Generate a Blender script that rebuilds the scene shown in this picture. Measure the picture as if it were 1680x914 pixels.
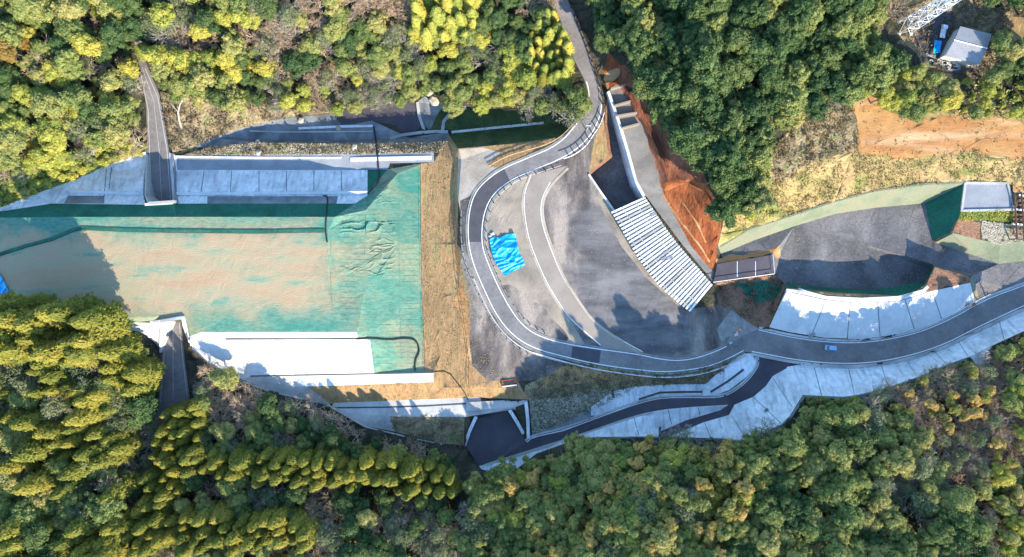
import bpy, math, random
import numpy as np
from mathutils import Vector, Matrix
from mathutils.geometry import delaunay_2d_cdt
R = math.radians
random.seed(7); rng = np.random.default_rng(7)
for o in list(bpy.data.objects): bpy.data.objects.remove(o)
SC = bpy.context.scene; C = SC.collection
# ------------------------------------------------------------------ camera, sky, sun, exposure
H = 230.0                 # drone height over the junction (z = 0)
PX = 0.2                  # metres per photo pixel at z = 0 (photo 1680 x 914)
cam = bpy.data.cameras.new('camera'); cam.sensor_width = 36
cam.lens = 36 * H / (1680 * PX); cam.clip_end = 6000; cam.clip_start = 1
camo = bpy.data.objects.new('camera', cam); C.objects.link(camo); camo.location = (0, 0, H); SC.camera = camo
SUN_EL = 27.5; SX, SY = 0.515, -0.857          # horizontal direction towards the sun
w = bpy.data.worlds.new('World'); SC.world = w; w.use_nodes = True
nt = w.node_tree; sky = nt.nodes.new('ShaderNodeTexSky'); sky.sky_type = 'NISHITA'; sky.sun_disc = False
sky.sun_elevation = R(SUN_EL); sky.sun_rotation = math.atan2(SX, SY); sky.air_density = 1.0; sky.dust_density = 0.1; sky.ozone_density = 4.0
bg = nt.nodes['Background']; bg.inputs['Strength'].default_value = 0.15
tint = nt.nodes.new('ShaderNodeVectorMath'); tint.operation = 'MULTIPLY'; tint.inputs[1].default_value = (.95, 1.0, .96)
nt.links.new(sky.outputs[0], tint.inputs[0]); nt.links.new(tint.outputs[0], bg.inputs[0])
sun = bpy.data.lights.new('sun', 'SUN'); sun.energy = 2.75; sun.angle = R(0.5); sun.color = (1.0, 0.89, 0.71)
so = bpy.data.objects.new('sun', sun); C.objects.link(so)
d = Vector((SX * math.cos(R(SUN_EL)), SY * math.cos(R(SUN_EL)), math.sin(R(SUN_EL))))
so.rotation_euler = d.to_track_quat('Z', 'Y').to_euler(); so.location = d * 400
SC.view_settings.view_transform = 'Standard'; SC.view_settings.look = 'None'
SC.view_settings.exposure = 1.92; SC.view_settings.gamma = 1

# ------------------------------------------------------------------ helpers
def W(px, py, z=0.0):
    k = PX * (H - z) / H
    return Vector(((px - 840) * k, -(py - 457) * k, z))
def inpoly(P, poly):
    x, y = P[:, 0], P[:, 1]; r = np.zeros(len(P), bool); n = len(poly)
    for i in range(n):
        x1, y1 = poly[i]; x2, y2 = poly[(i + 1) % n]
        if y1 == y2: continue
        c = ((y1 > y) != (y2 > y)) & (x < (x2 - x1) * (y - y1) / (y2 - y1) + x1)
        r ^= c
    return r
def dens(pl, step, closed=False):
    out = []; n = len(pl)
    for i in range(n if closed else n - 1):
        a = np.array(pl[i], float); b = np.array(pl[(i + 1) % n], float)
        k = max(1, int(np.hypot(*(b - a)[:2]) / step))
        for j in range(k): out.append(tuple(a + (b - a) * j / k))
    if not closed: out.append(tuple(map(float, pl[-1])))
    return out
def smooth(pl, it=2):                    # Chaikin, keeps ends; works for (x,y) and (x,y,z)
    P = [tuple(map(float, p)) for p in pl]
    for _ in range(it):
        Q = [P[0]]
        for a, b in zip(P, P[1:]):
            Q.append(tuple(.75 * u + .25 * v for u, v in zip(a, b))); Q.append(tuple(.25 * u + .75 * v for u, v in zip(a, b)))
        Q.append(P[-1]); P = Q
    return P
def tag(o, label=None, cat=None, group=None, kind=None):
    if label: o['label'] = label
    if cat: o['category'] = cat
    if group: o['group'] = group
    if kind: o['kind'] = kind
    return o
def link(name, me, parent=None, mat=None):
    o = bpy.data.objects.new(name, me); C.objects.link(o)
    if parent is not None: o.parent = parent
    if mat is not None and me is not None:
        me.materials.clear(); me.materials.append(mat)
    return o
def mesh(name, V, F, mat=None, smooth_=False):
    me = bpy.data.meshes.new(name); me.from_pydata([tuple(v) for v in V], [], [tuple(f) for f in F])
    if mat: me.materials.append(mat)
    if smooth_: me.polygons.foreach_set('use_smooth', [True] * len(me.polygons))
    me.update(); return me
def empty(name, loc, rz=0):
    o = bpy.data.objects.new(name, None); C.objects.link(o); o.location = loc; o.rotation_euler = (0, 0, rz); o.empty_display_size = .5
    return o
class MB:
    def __init__(s): s.V = []; s.F = []
    def box(s, c, sz, rz=0, M=None):
        b = len(s.V); cx, cy, cz = c; a, e, h = sz[0] / 2, sz[1] / 2, sz[2] / 2; co, si = math.cos(rz), math.sin(rz)
        for dx, dy, dz in ((-1,-1,-1),(1,-1,-1),(1,1,-1),(-1,1,-1),(-1,-1,1),(1,-1,1),(1,1,1),(-1,1,1)):
            x, y, z = dx * a, dy * e, dz * h
            v = Vector((cx + x * co - y * si, cy + x * si + y * co, cz + z))
            if M: v = M @ v
            s.V.append(v)
        for f in ((0,3,2,1),(4,5,6,7),(0,1,5,4),(1,2,6,5),(2,3,7,6),(3,0,4,7)): s.F.append(tuple(b + i for i in f))
    def bar(s, p, q, r, n=4, r2=None):
        p = Vector(p); q = Vector(q); d = (q - p)
        if d.length < 1e-6: return
        d.normalize(); u = d.orthogonal().normalized(); v = d.cross(u); b = len(s.V); r2 = r if r2 is None else r2
        for k in range(n):
            a = 2 * math.pi * k / n + math.pi / 4; o = u * math.cos(a) + v * math.sin(a)
            s.V.append(p + o * r); s.V.append(q + o * r2)
        for k in range(n):
            j = (k + 1) % n; s.F.append((b + 2*k, b + 2*j, b + 2*j + 1, b + 2*k + 1))
        s.F.append(tuple(b + 2*k for k in range(n))[::-1]); s.F.append(tuple(b + 2*k + 1 for k in range(n)))
    def prism(s, pts, z0, z1):             # pts: world (x,y) or per-point (x,y,z0,z1)
        b = len(s.V); n = len(pts)
        for p in pts: s.V.append(Vector((p[0], p[1], p[2] if len(p) > 2 else z0)))
        for p in pts: s.V.append(Vector((p[0], p[1], p[3] if len(p) > 3 else z1)))
        s.F.append(tuple(range(b, b + n))[::-1]); s.F.append(tuple(range(b + n, b + 2 * n)))
        for k in range(n):
            j = (k + 1) % n; s.F.append((b + k, b + j, b + n + j, b + n + k))
    def build(s, name, mat, parent=None, sm=False):
        return link(name, mesh(name, s.V, s.F, mat, sm), parent)

# ------------------------------------------------------------------ materials
MATS = {}
def srgb(r, g, b): return tuple(((c / 255) / 12.92 if c / 255 <= .04045 else ((c / 255 + .055) / 1.055) ** 2.4) for c in (r, g, b)) + (1,)
def mat(name, cols, scale=0.25, rough=.9, bump=0.2, bscale=3.0, stretch=(1, 1, 1), fine=0.25, fscale=2.5, contrast=(.35, .65), rotz=0, spec=.25, streak=None):
    """layered procedural surface: large stains between cols, a second octave, grain and bump"""
    m = bpy.data.materials.new(name); m.use_nodes = True; N = m.node_tree.nodes; L = m.node_tree.links; N.clear()
    out = N.new('ShaderNodeOutputMaterial'); p = N.new('ShaderNodeBsdfPrincipled'); L.new(p.outputs[0], out.inputs[0])
    p.inputs['Roughness'].default_value = rough; p.inputs['Specular IOR Level'].default_value = spec
    tc = N.new('ShaderNodeTexCoord'); mp = N.new('ShaderNodeMapping'); L.new(tc.outputs['Object'], mp.inputs[0])
    mp.inputs['Scale'].default_value = stretch; mp.inputs['Rotation'].default_value = (0, 0, rotz)
    n1 = N.new('ShaderNodeTexNoise'); n1.inputs['Scale'].default_value = scale; n1.inputs['Detail'].default_value = 7; n1.inputs['Roughness'].default_value = .6; n1.inputs['Distortion'].default_value = .4
    L.new(mp.outputs[0], n1.inputs['Vector'])
    r1 = N.new('ShaderNodeValToRGB'); L.new(n1.outputs[0], r1.inputs[0]); cr = r1.color_ramp
    k = len(cols)
    while len(cr.elements) < k: cr.elements.new(.5)
    for i, c in enumerate(cols):
        cr.elements[i].position = contrast[0] + (contrast[1] - contrast[0]) * i / max(1, k - 1); cr.elements[i].color = (*c[:3], 1)
    n2 = N.new('ShaderNodeTexNoise'); n2.inputs['Scale'].default_value = fscale; n2.inputs['Detail'].default_value = 6; n2.inputs['Roughness'].default_value = .7; L.new(mp.outputs[0], n2.inputs['Vector'])
    mr = N.new('ShaderNodeMapRange'); mr.inputs['From Min'].default_value = .3; mr.inputs['From Max'].default_value = .7
    mr.inputs['To Min'].default_value = 1 - fine; mr.inputs['To Max'].default_value = 1 + fine; L.new(n2.outputs[0], mr.inputs[0])
    mx = N.new('ShaderNodeVectorMath'); mx.operation = 'SCALE'; L.new(r1.outputs[0], mx.inputs[0]); L.new(mr.outputs[0], mx.inputs['Scale'])
    last = mx.outputs[0]
    if streak:                             # long thin streaks: (colour, sx, sy, lo, hi)
        ms = N.new('ShaderNodeMapping'); L.new(tc.outputs['Object'], ms.inputs[0]); ms.inputs['Scale'].default_value = (streak[1], streak[2], .2); ms.inputs['Rotation'].default_value = (0, 0, rotz)
        n3 = N.new('ShaderNodeTexNoise'); n3.inputs['Scale'].default_value = 1; n3.inputs['Detail'].default_value = 5; L.new(ms.outputs[0], n3.inputs['Vector'])
        m3 = N.new('ShaderNodeMapRange'); m3.inputs['From Min'].default_value = streak[3]; m3.inputs['From Max'].default_value = streak[4]; L.new(n3.outputs[0], m3.inputs[0])
        mm = N.new('ShaderNodeMix'); mm.data_type = 'RGBA'; L.new(m3.outputs[0], mm.inputs['Factor']); L.new(last, mm.inputs['A']); mm.inputs['B'].default_value = (*streak[0][:3], 1); last = mm.outputs['Result']
    L.new(last, p.inputs['Base Color'])
    if bump:
        nb = N.new('ShaderNodeTexNoise'); nb.inputs['Scale'].default_value = bscale; nb.inputs['Detail'].default_value = 6; L.new(mp.outputs[0], nb.inputs['Vector'])
        b = N.new('ShaderNodeBump'); b.inputs['Strength'].default_value = 1; b.inputs['Distance'].default_value = bump; L.new(nb.outputs[0], b.inputs['Height']); L.new(b.outputs[0], p.inputs['Normal'])
    MATS[name] = m; m['last'] = 1
    return m
def worn_patch(m, cols, x0, x1, y0, y1, soft=5.0, wob=7.0):
    '''bare soil showing through in one soft-edged area of the netting'''
    N = m.node_tree.nodes; L = m.node_tree.links; p = [n for n in N if n.type == 'BSDF_PRINCIPLED'][0]; old = p.inputs['Base Color'].links[0].from_socket
    tc = N.new('ShaderNodeTexCoord'); n = N.new('ShaderNodeTexNoise'); n.inputs['Scale'].default_value = .09; n.inputs['Detail'].default_value = 6; n.inputs['Roughness'].default_value = .7; L.new(tc.outputs['Object'], n.inputs['Vector'])
    a = N.new('ShaderNodeVectorMath'); a.operation = 'SUBTRACT'; L.new(n.outputs['Color'], a.inputs[0]); a.inputs[1].default_value = (.5, .5, .5)
    b = N.new('ShaderNodeVectorMath'); b.operation = 'MULTIPLY'; L.new(a.outputs[0], b.inputs[0]); b.inputs[1].default_value = (wob * 3, wob * 1.6, 0)
    c = N.new('ShaderNodeVectorMath'); c.operation = 'ADD'; L.new(tc.outputs['Object'], c.inputs[0]); L.new(b.outputs[0], c.inputs[1]); s = N.new('ShaderNodeSeparateXYZ'); L.new(c.outputs[0], s.inputs[0]); prev = None
    for ax, lo, hi in (('X', x1 + soft, x1), ('X', x0 - soft, x0), ('Y', y0 - soft * .5, y0), ('Y', y1 + soft * .5, y1)):
        q = N.new('ShaderNodeMapRange'); q.interpolation_type = 'SMOOTHSTEP'; q.inputs['From Min'].default_value = min(lo, hi); q.inputs['From Max'].default_value = max(lo, hi)
        q.inputs['To Min'].default_value = 0 if lo < hi else 1; q.inputs['To Max'].default_value = 1 if lo < hi else 0; L.new(s.outputs[ax], q.inputs[0])
        if prev is None: prev = q.outputs[0]
        else: k = N.new('ShaderNodeMath'); k.operation = 'MULTIPLY'; L.new(prev, k.inputs[0]); L.new(q.outputs[0], k.inputs[1]); prev = k.outputs[0]
    k = N.new('ShaderNodeMath'); k.operation = 'MULTIPLY'; L.new(prev, k.inputs[0]); k.inputs[1].default_value = .85; prev = k.outputs[0]
    mp = N.new('ShaderNodeMapping'); mp.inputs['Scale'].default_value = (.045, .20, 1); L.new(tc.outputs['Object'], mp.inputs[0]); n2 = N.new('ShaderNodeTexNoise'); n2.inputs['Scale'].default_value = 1; n2.inputs['Detail'].default_value = 9; n2.inputs['Roughness'].default_value = .65; L.new(mp.outputs[0], n2.inputs['Vector'])
    r = N.new('ShaderNodeValToRGB'); L.new(n2.outputs[0], r.inputs[0]); cr = r.color_ramp
    while len(cr.elements) < len(cols): cr.elements.new(.5)
    for i, q in enumerate(cols): cr.elements[i].position = .36 + .3 * i / (len(cols) - 1); cr.elements[i].color = (*q, 1)
    mx = N.new('ShaderNodeMix'); mx.data_type = 'RGBA'; L.new(prev, mx.inputs['Factor']); L.new(old, mx.inputs['A']); L.new(r.outputs[0], mx.inputs['B']); L.new(mx.outputs['Result'], p.inputs['Base Color'])
def g(v, b=0): return (v * (1 - b), v, v * (1 + b))
mat('asphalt', [(.15,.138,.135), (.19,.175,.17), (.222,.205,.198)], .12, .85, .02, 6, fine=.2, fscale=1.0)
mat('asphalt_new_and_shade', [(.062,.06,.068), (.08,.078,.085)], .3, .8, .02, 6, fine=.12)
mat('asphalt_basin', [(0.062, 0.055, 0.067), (0.081, 0.071, 0.083), (0.100, 0.086, 0.098)], .1, .8, .02, 6, fine=.1)
mat('path_old', [(0.254, 0.211, 0.175), (0.322, 0.269, 0.224)], .1, .9, .03, 5, fine=.1)
mat('shoulder', [(.2, .19, .18), (.3, .28, .26)], .5, .9, .05, 5)
mat('gravel', [(0.076, 0.065, 0.061), (0.141, 0.119, 0.106), (0.252, 0.212, 0.179), (0.363, 0.297, 0.242)], .055, .95, .12, 4, stretch=(1.6, .7, 1), rotz=-.5, fine=.28, fscale=1.5, contrast=(.38, .62))
mat('gravel_pale', [(0.187, 0.163, 0.132), (0.300, 0.248, 0.193), (0.394, 0.318, 0.235)], .09, .95, .1, 4, fine=.2)
mat('gravel_valley', [(.085,.08,.08), (.135,.126,.126), (.20,.186,.182)], .08, .95, .12, 3, fine=.3, fscale=1.2)
mat('sand', [(.30, .25, .19), (.42, .34, .26), (.48, .40, .32)], .12, .95, .1, 4, fine=.2)
mat('concrete', [(0.313, 0.306, 0.284), (0.423, 0.414, 0.387), (0.506, 0.495, 0.464)], .1, .85, .03, 5, fine=.12, fscale=1.0)
mat('concrete_slope', [(0.493, 0.517, 0.530), (0.641, 0.665, 0.678), (0.764, 0.788, 0.801)], .12, .8, .06, 1.5, fine=.2, fscale=.6, streak=((.30, .32, .34), .9, .12, .52, .82))
mat('concrete_white', [(0.525, 0.517, 0.493), (0.604, 0.596, 0.572), (0.652, 0.643, 0.620)], .12, .8, .04, 2, fine=.10, fscale=.7, streak=((.42, .42, .41), 1.0, .12, .58, .95))
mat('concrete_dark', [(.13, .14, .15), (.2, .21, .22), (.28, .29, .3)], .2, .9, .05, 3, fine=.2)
mat('joint', [(.12, .13, .14), (.18, .19, .2)], 1)
mat('green_net', [(.12, .25, .18), (0.082, 0.216, 0.157), (0.130, 0.246, 0.174), (0.182, 0.252, 0.162), (0.221, 0.240, 0.157)], .07, .95, .12, 2.5, stretch=(.55, 1.3, 1), fine=.3, fscale=1.0, contrast=(.34, .60), streak=((.03, .21, .155), .045, .22, .53, .76))
worn_patch(MATS['green_net'], [(.42, .265, .155), (.43, .295, .18), (.37, .31, .19), (.14, .27, .19)], -260, -66, -7, 10.5, 14, 12)
mat('green_net_shaded', [(0.014, 0.097, 0.062), (0.021, 0.131, 0.086), (0.032, 0.146, 0.089)], .12, .95, .2, 2, fine=.25, fscale=1.2)  # darker copy of the netting; the slopes' shade is in its colour
mat('tan_soil', [(0.387, 0.206, 0.111), (0.414, 0.232, 0.126), (0.371, 0.250, 0.136), (0.258, 0.250, 0.140)], .05, .95, .15, 2.5, stretch=(.5, 1.6, 1), fine=.22, fscale=1.6, contrast=(.38, .68), streak=((.30, .22, .14), .05, .9, .55, .85))
mat('dry_soil', [(0.230, 0.149, 0.068), (0.307, 0.189, 0.087), (0.367, 0.222, 0.108), (0.290, 0.222, 0.093)], .16, .95, .2, 2.5, stretch=(1.5, .35, 1), fine=.35, fscale=1.2, contrast=(.34, .66))
mat('red_soil', [(0.182, 0.050, 0.019), (0.298, 0.086, 0.030), (0.381, 0.135, 0.051)], .22, .95, .35, 1.8, fine=.38, fscale=1.0, rotz=.5, stretch=(1, .4, 1))
mat('orange_field', [(0.383, 0.176, 0.063), (0.441, 0.222, 0.084), (0.476, 0.277, 0.109)], .09, .95, .12, 2.5, stretch=(.6, 1.4, 1), fine=.15, fscale=1.1, streak=((.54, .36, .2), .035, .28, .5, .72))
worn_patch(MATS['gravel'], [(.065,.064,.07), (.10,.098,.103), (.15,.145,.148), (.21,.2,.2)], 24, 54, -26, 22, 9, 11)
mat('concrete_mid', [(.22,.23,.25), (.30,.31,.33)], .15, .85, .03, 3, fine=.18)
mat('line_worn', [(.36,.36,.37), (.5,.5,.5)], .6, .8, 0)
mat('ramp_concrete', [(.17,.155,.14), (.22,.205,.185), (.26,.245,.225)], .15, .9, .05, 4, fine=.18)
mat('net_seam', [(.10, .20, .14), (.16, .27, .19)], 1)
mat('tyre_mark', [(.115,.11,.115), (.15,.145,.15)], .3)
mat('rut', [(.13,.125,.125), (.2,.19,.185)], .3)
mat('red_soil_shaded', [(.13, .05, .03), (.20, .075, .04), (.28, .11, .06)], .25, .95, .35, 1.8, fine=.35, fscale=1.2, rotz=.5, stretch=(1.4, .3, 1))
mat('dry_grass', [(0.180, 0.180, 0.050), (0.378, 0.279, 0.108), (0.468, 0.312, 0.137), (0.270, 0.262, 0.072)], .08, .95, .18, 3.5, stretch=(.7, 1.3, 1), fine=.35, fscale=1.3, contrast=(.34, .66))
mat('brush_ground', [(.10, .09, .05), (.22, .17, .10), (.33, .25, .14), (.17, .2, .07)], .16, .95, .6, 1.2, fine=.4, fscale=1.2)
mat('grass', [(0.068, 0.105, 0.022), (0.115, 0.158, 0.034), (0.216, 0.187, 0.067)], .15, .95, .4, 2, fine=.35)
mat('grass_dark', [(.035, .07, .03), (.06, .10, .035), (.10, .11, .05)], .15, .95, .4, 2, fine=.35)
mat('pale_green', [(0.147, 0.176, 0.115), (0.196, 0.211, 0.139), (0.220, 0.206, 0.134)], .12, .95, .15, 2, fine=.18)
mat('mulch', [(.16, .08, .05), (.26, .14, .09), (.2, .13, .08)], .5, .95, .4, 2.5, fine=.45, fscale=2)
mat('rubble', [(.14, .12, .10), (.34, .29, .22), (.10, .11, .06), (.40, .35, .27)], .5, .95, .5, 1.8, fine=.45, fscale=2, contrast=(.32, .66))
mat('forest_floor', [(.03, .035, .02), (.06, .055, .035), (.10, .085, .055)], .15, 1, .6, 1.2, fine=.4)
mat('white_paint', [(.74, .74, .74), (.8, .8, .8)], 1, .6, 0)
mat('steel_white', [(.68, .70, .72), (.78, .79, .8)], .5, .45, 0, spec=.5)
mat('steel_grey', [(.36, .38, .4), (.46, .48, .5)], .6, .45, 0, spec=.5)
mat('rust', [(.16, .08, .05), (.26, .13, .08)], 1, .9, .02)
mat('black_hose', [(.018, .02, .02), (.03, .03, .03)], 1, .5, 0)
mat('timber', [(.28, .2, .12), (.38, .28, .17)], 1, .9, .02)
mat('blue_tarp', [(.0, .24, .62), (.0, .36, .72), (.05, .48, .80)], .35, .38, .25, 1.1, fine=.2, fscale=.8, spec=.5)
mat('blue_paint', [(.02, .12, .5), (.03, .18, .6)], .5, .4, 0, spec=.5)
mat('tyre', [(.02, .02, .02), (.03, .03, .03)], 1, .9, 0)
mat('glass_and_dark_void', [(.02, .03, .04), (.03, .04, .05)], 1, .1, 0, spec=.8)
mat('van_paint', [(0.225, 0.449, 0.671), (0.248, 0.476, 0.705)], 1, .3, 0, spec=.5)
mat('roof_metal', [(0.252, 0.252, 0.264), (0.300, 0.300, 0.312)], .3, .5, .02, 3, spec=.5)
mat('wall_cream', [(.55, .52, .46), (.62, .59, .52)], .4, .9, 0)
mat('orange_plastic', [(.75, .22, .04), (.8, .28, .05)], 1, .5, 0)
mat('rock', [(.36, .32, .25), (.46, .41, .32)], .8, .9, .1, 2)
mat('bark', [(.10, .08, .06), (.17, .14, .11)], 2, .95, .02, 4)
mat('bark_pale', [(.34, .30, .25), (.46, .41, .35)], 2, .95, .02, 4)
def leafmat(name, cols, spread=.35, transl=.24):
    m = bpy.data.materials.new(name); m.use_nodes = True; N = m.node_tree.nodes; L = m.node_tree.links; N.clear()
    out = N.new('ShaderNodeOutputMaterial'); dif = N.new('ShaderNodeBsdfPrincipled'); dif.inputs['Roughness'].default_value = .7; dif.inputs['Specular IOR Level'].default_value = .2
    tr = N.new('ShaderNodeBsdfTranslucent'); mix = N.new('ShaderNodeMixShader'); mix.inputs[0].default_value = transl
    L.new(dif.outputs[0], mix.inputs[1]); L.new(tr.outputs[0], mix.inputs[2]); L.new(mix.outputs[0], out.inputs[0])
    oi = N.new('ShaderNodeObjectInfo'); tc = N.new('ShaderNodeTexCoord'); n = N.new('ShaderNodeTexNoise'); n.inputs['Scale'].default_value = .45; n.inputs['Detail'].default_value = 4; L.new(tc.outputs['Object'], n.inputs['Vector'])
    gm = N.new('ShaderNodeNewGeometry')
    a = N.new('ShaderNodeMath'); a.operation = 'MULTIPLY_ADD'; L.new(oi.outputs['Random'], a.inputs[0]); a.inputs[1].default_value = .62; L.new(n.outputs[0], a.inputs[2])
    b = N.new('ShaderNodeMath'); b.operation = 'MULTIPLY_ADD'; L.new(gm.outputs['Random Per Island'], b.inputs[0]); b.inputs[1].default_value = spread; L.new(a.outputs[0], b.inputs[2])
    c = N.new('ShaderNodeMath'); c.operation = 'MULTIPLY_ADD'; L.new(b.outputs[0], c.inputs[0]); c.inputs[1].default_value = 1 / (1.0 + spread); c.inputs[2].default_value = -.25
    r = N.new('ShaderNodeValToRGB'); L.new(c.outputs[0], r.inputs[0]); cr = r.color_ramp
    while len(cr.elements) < len(cols): cr.elements.new(.5)
    for i, cc in enumerate(cols): cr.elements[i].position = .05 + .85 * i / (len(cols) - 1); cr.elements[i].color = (*cc, 1)
    L.new(r.outputs[0], dif.inputs['Base Color']); L.new(r.outputs[0], tr.inputs['Color'])
    MATS[name] = m; return m
leafmat('leaf_dark', [(0.050, 0.092, 0.038), (0.074, 0.129, 0.044), (0.125, 0.175, 0.053), (0.200, 0.229, 0.073)])
leafmat('leaf_mid', [(0.121, 0.173, 0.060), (0.218, 0.264, 0.076), (0.351, 0.345, 0.105), (0.532, 0.407, 0.151)])
leafmat('leaf_bright', [(0.174, 0.232, 0.052), (0.309, 0.349, 0.072), (0.483, 0.448, 0.086), (0.638, 0.464, 0.095)])
leafmat('leaf_orange', [(0.220, 0.163, 0.040), (0.300, 0.194, 0.050), (0.360, 0.224, 0.059)])
leafmat('leaf_cedar', [(0.116, 0.130, 0.028), (0.202, 0.211, 0.035), (0.310, 0.275, 0.043), (0.388, 0.291, 0.050)])
leafmat('leaf_bamboo', [(0.168, 0.203, 0.043), (0.336, 0.304, 0.072), (0.576, 0.405, 0.122), (0.816, 0.506, 0.186)])
leafmat('leaf_grey', [(0.090, 0.126, 0.055), (0.153, 0.189, 0.085), (0.234, 0.257, 0.128), (0.297, 0.304, 0.162)])
leafmat('twig', [(0.368, 0.268, 0.173), (0.534, 0.394, 0.266), (0.699, 0.520, 0.359)])
leafmat('dry_blade', [(.18, .17, .06), (.34, .27, .12), (.46, .36, .18), (.24, .26, .08)])
leafmat('dry_brush', [(.12, .10, .06), (.24, .18, .11), (.33, .26, .17), (.15, .18, .06)])

# ------------------------------------------------------------------ the lie of the land: break lines in photo pixels + height in metres
BL = []
def bl(*pts): BL.append([tuple(map(float, p)) for p in pts])
ROAD_OUT = [(908,0),(931,66),(941,98),(960,131),(966,160),(956,187),(944,203),(915,236),(866,257),(822,275),(789,300),(773,324),(766,358),(766,397),(773,430),(789,469),(813,520),(841,553),(875,574),(936,590),(985,601),(1046,609),(1092,613),(1138,608),(1168,602),(1199,589),(1221,577)]
ROAD_IN = [(931,0),(948,33),(964,75),(977,121),(987,151),(990,184),(971,226),(931,259),(866,285),(835,299),(806,325),(794,358),(792,397),(799,423),(822,476),(848,520),(869,541),(899,555),(939,564),(985,571),(1046,579),(1077,586),(1108,590),(1137,587),(1168,577),(1194,565),(1225,548),(1245,539)]
EAST_N = [(1245,539),(1296,551),(1352,559),(1413,561),(1474,552),(1520,539),(1566,518),(1597,500),(1625,486),(1680,466),(1760,436)]
EAST_S = [(1233,579),(1260,584),(1306,593),(1367,599),(1428,598),(1490,587),(1551,567),(1597,543),(1643,521),(1680,504),(1760,470)]
def zr(px, py):
    if py < 260: return 5.0 * (1 - max(py, 0) / 260) ** 1.3
    if px > 1250: return (px - 1250) / 430 * 2.5
    return 0.0
ROAD_OUT_S = smooth(ROAD_OUT); ROAD_IN_S = smooth(ROAD_IN)
EN = smooth(EAST_N); ES = smooth(EAST_S)
for L_ in (ROAD_OUT_S, ROAD_IN_S): bl(*[(x, y, zr(x, y)) for x, y in L_[::2]] , (*L_[-1], zr(*L_[-1])))
bl(*[(x, y, zr(x, y)) for x, y in EN[1::2]]); bl(*[(x, y, zr(x, y)) for x, y in ES[::2]])
bl((895,-260,14), (900,-60,7)); bl((925,-260,14), (925,-60,7))
# left embankment (plateau z 6), north flank down to the berms
bl((-300,470,6),(-60,470,6)); 
bl((-300,360,6),(0,357,6),(100,356,6),(230,356,6),(290,356,6),(420,356,6),(549,356,6))
bl((90,334,1.5),(150,334,1.5),(225,334,1.5)); bl((292,334,1.5),(420,334,1.5),(582,334,1.5))
bl((112,321,-1.5),(170,321,-1.5),(229,321,-1.5)); bl((290,321,-1.5),(420,321,-1.5),(604,321,-1.5))
bl((118,314,-1.5),(170,314,-1.5),(229,314,-1.5)); bl((290,314,-1.5),(420,314,-1.5),(606,313,-1.5))
bl((183,279,-6.5),(231,279,-6.5)); bl((291,279,-6.5),(420,279,-6.5),(560,279,-6.4),(636,278,-5.2))
bl((-300,346,8),(0,345,4.6),(60,322,1),(110,304,-2.2),(180,274,-6.2),(236,252,-6.6))
bl((289,255,-6.6),(420,254,-6.4),(560,253,-6),(712,251,-5))
bl((640,268,-5.1),(712,266,-5))
bl((603,320,-1.5),(603,280,-6))
# tunnel road under the embankment, north side
bl((195,20,0),(218,60,-2.2),(228,104,-4),(240,174,-5.5),(242,253,-6.6),(247,331,-6.8))
bl((206,15,0),(232,60,-2.2),(240,104,-4),(262,157,-5.3),(277,246,-6.6),(283,329,-6.8))
bl((247,331,-6.8),(283,329,-6.8))
bl((238,257,-6.4),(236,290,-5),(235,320,-1.4),(239,336,3.2),(284,333,3.2),(288,320,-1.4),(289,290,-5),(285,256,-6.4))
# south flank
bl((170,520,6),(215,521,6),(262,519,6),(300,517,6),(330,545,5.9),(585,545,5.9))
bl((268,531,-3.2),(266,590,-3.6),(260,660,-4),(252,780,-3),(246,914,2))
bl((297,527,-3.2),(303,590,-3.6),(311,650,-4),(300,780,-3),(292,914,2))
bl((268,531,-3.2),(297,527,-3.2))
bl((264,527,5.9),(300,520,5.9),(312,556,3.5),(316,570,1))
bl((264,527,5.9),(262,545,2.5),(262,575,-2.5))
bl((166,524,5.6),(210,540,3),(234,546,1.5),(255,565,-2))
bl((316,570,1),(340,592,-.8),(370,610,-1.8),(400,624,-2.4),(440,640,-4),(483,650,-5.2),(544,667,-6.4),(599,699,-7.2),(648,708,-7.8),(725,728,-9),(761,735,-10.4))
bl((411,617,-1.9),(480,615,-1.9),(614,613,-1.9),(711,611,-1.9),(711,627,-2.2),(571,632,-2.2),(504,634,-2.3))
bl((547,661,-6),(700,656,-6),(788,652,-6)); bl((547,674,-6.2),(639,683,-6.3),(700,684,-6.2),(762,684,-6.2))
# east end of the embankment
bl((549,356,6),(538,378,6),(538,450,6),(548,505,5.9),(585,545,5.9),(614,613,-1.9))
bl((549,356,6),(582,334,1.5),(604,321,-1.5)); bl((606,313,-1.5),(636,278,-5.2))
bl((600,345,2.4),(598,430,3.4),(598,480,3.9)); bl((652,285,-3.6),(655,400,-.6),(656,520,-.6),(658,590,-1.6))
bl((690,270,-4.6),(690,400,-3.6),(692,500,-3.4),(697,600,-2.8))
bl((722,540,-2.9),(724,580,-3),(726,636,-3.8)); bl((745,262,-4.2),(745,400,-3.2),(752,480,-3),(766,560,-2.8),(768,635,-3.4))
bl((757,262,-1.6),(752,330,-1),(757,410,-.9),(772,470,-.8),(792,520,-.8),(820,560,-.8),(850,590,-1),(905,606,-1.4))
bl((800,635,-3),(860,640,-3),(960,622,-2),(1040,622,-1),(1100,625,-.8),(1160,618,-.6),(1200,600,-.4))
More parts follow.
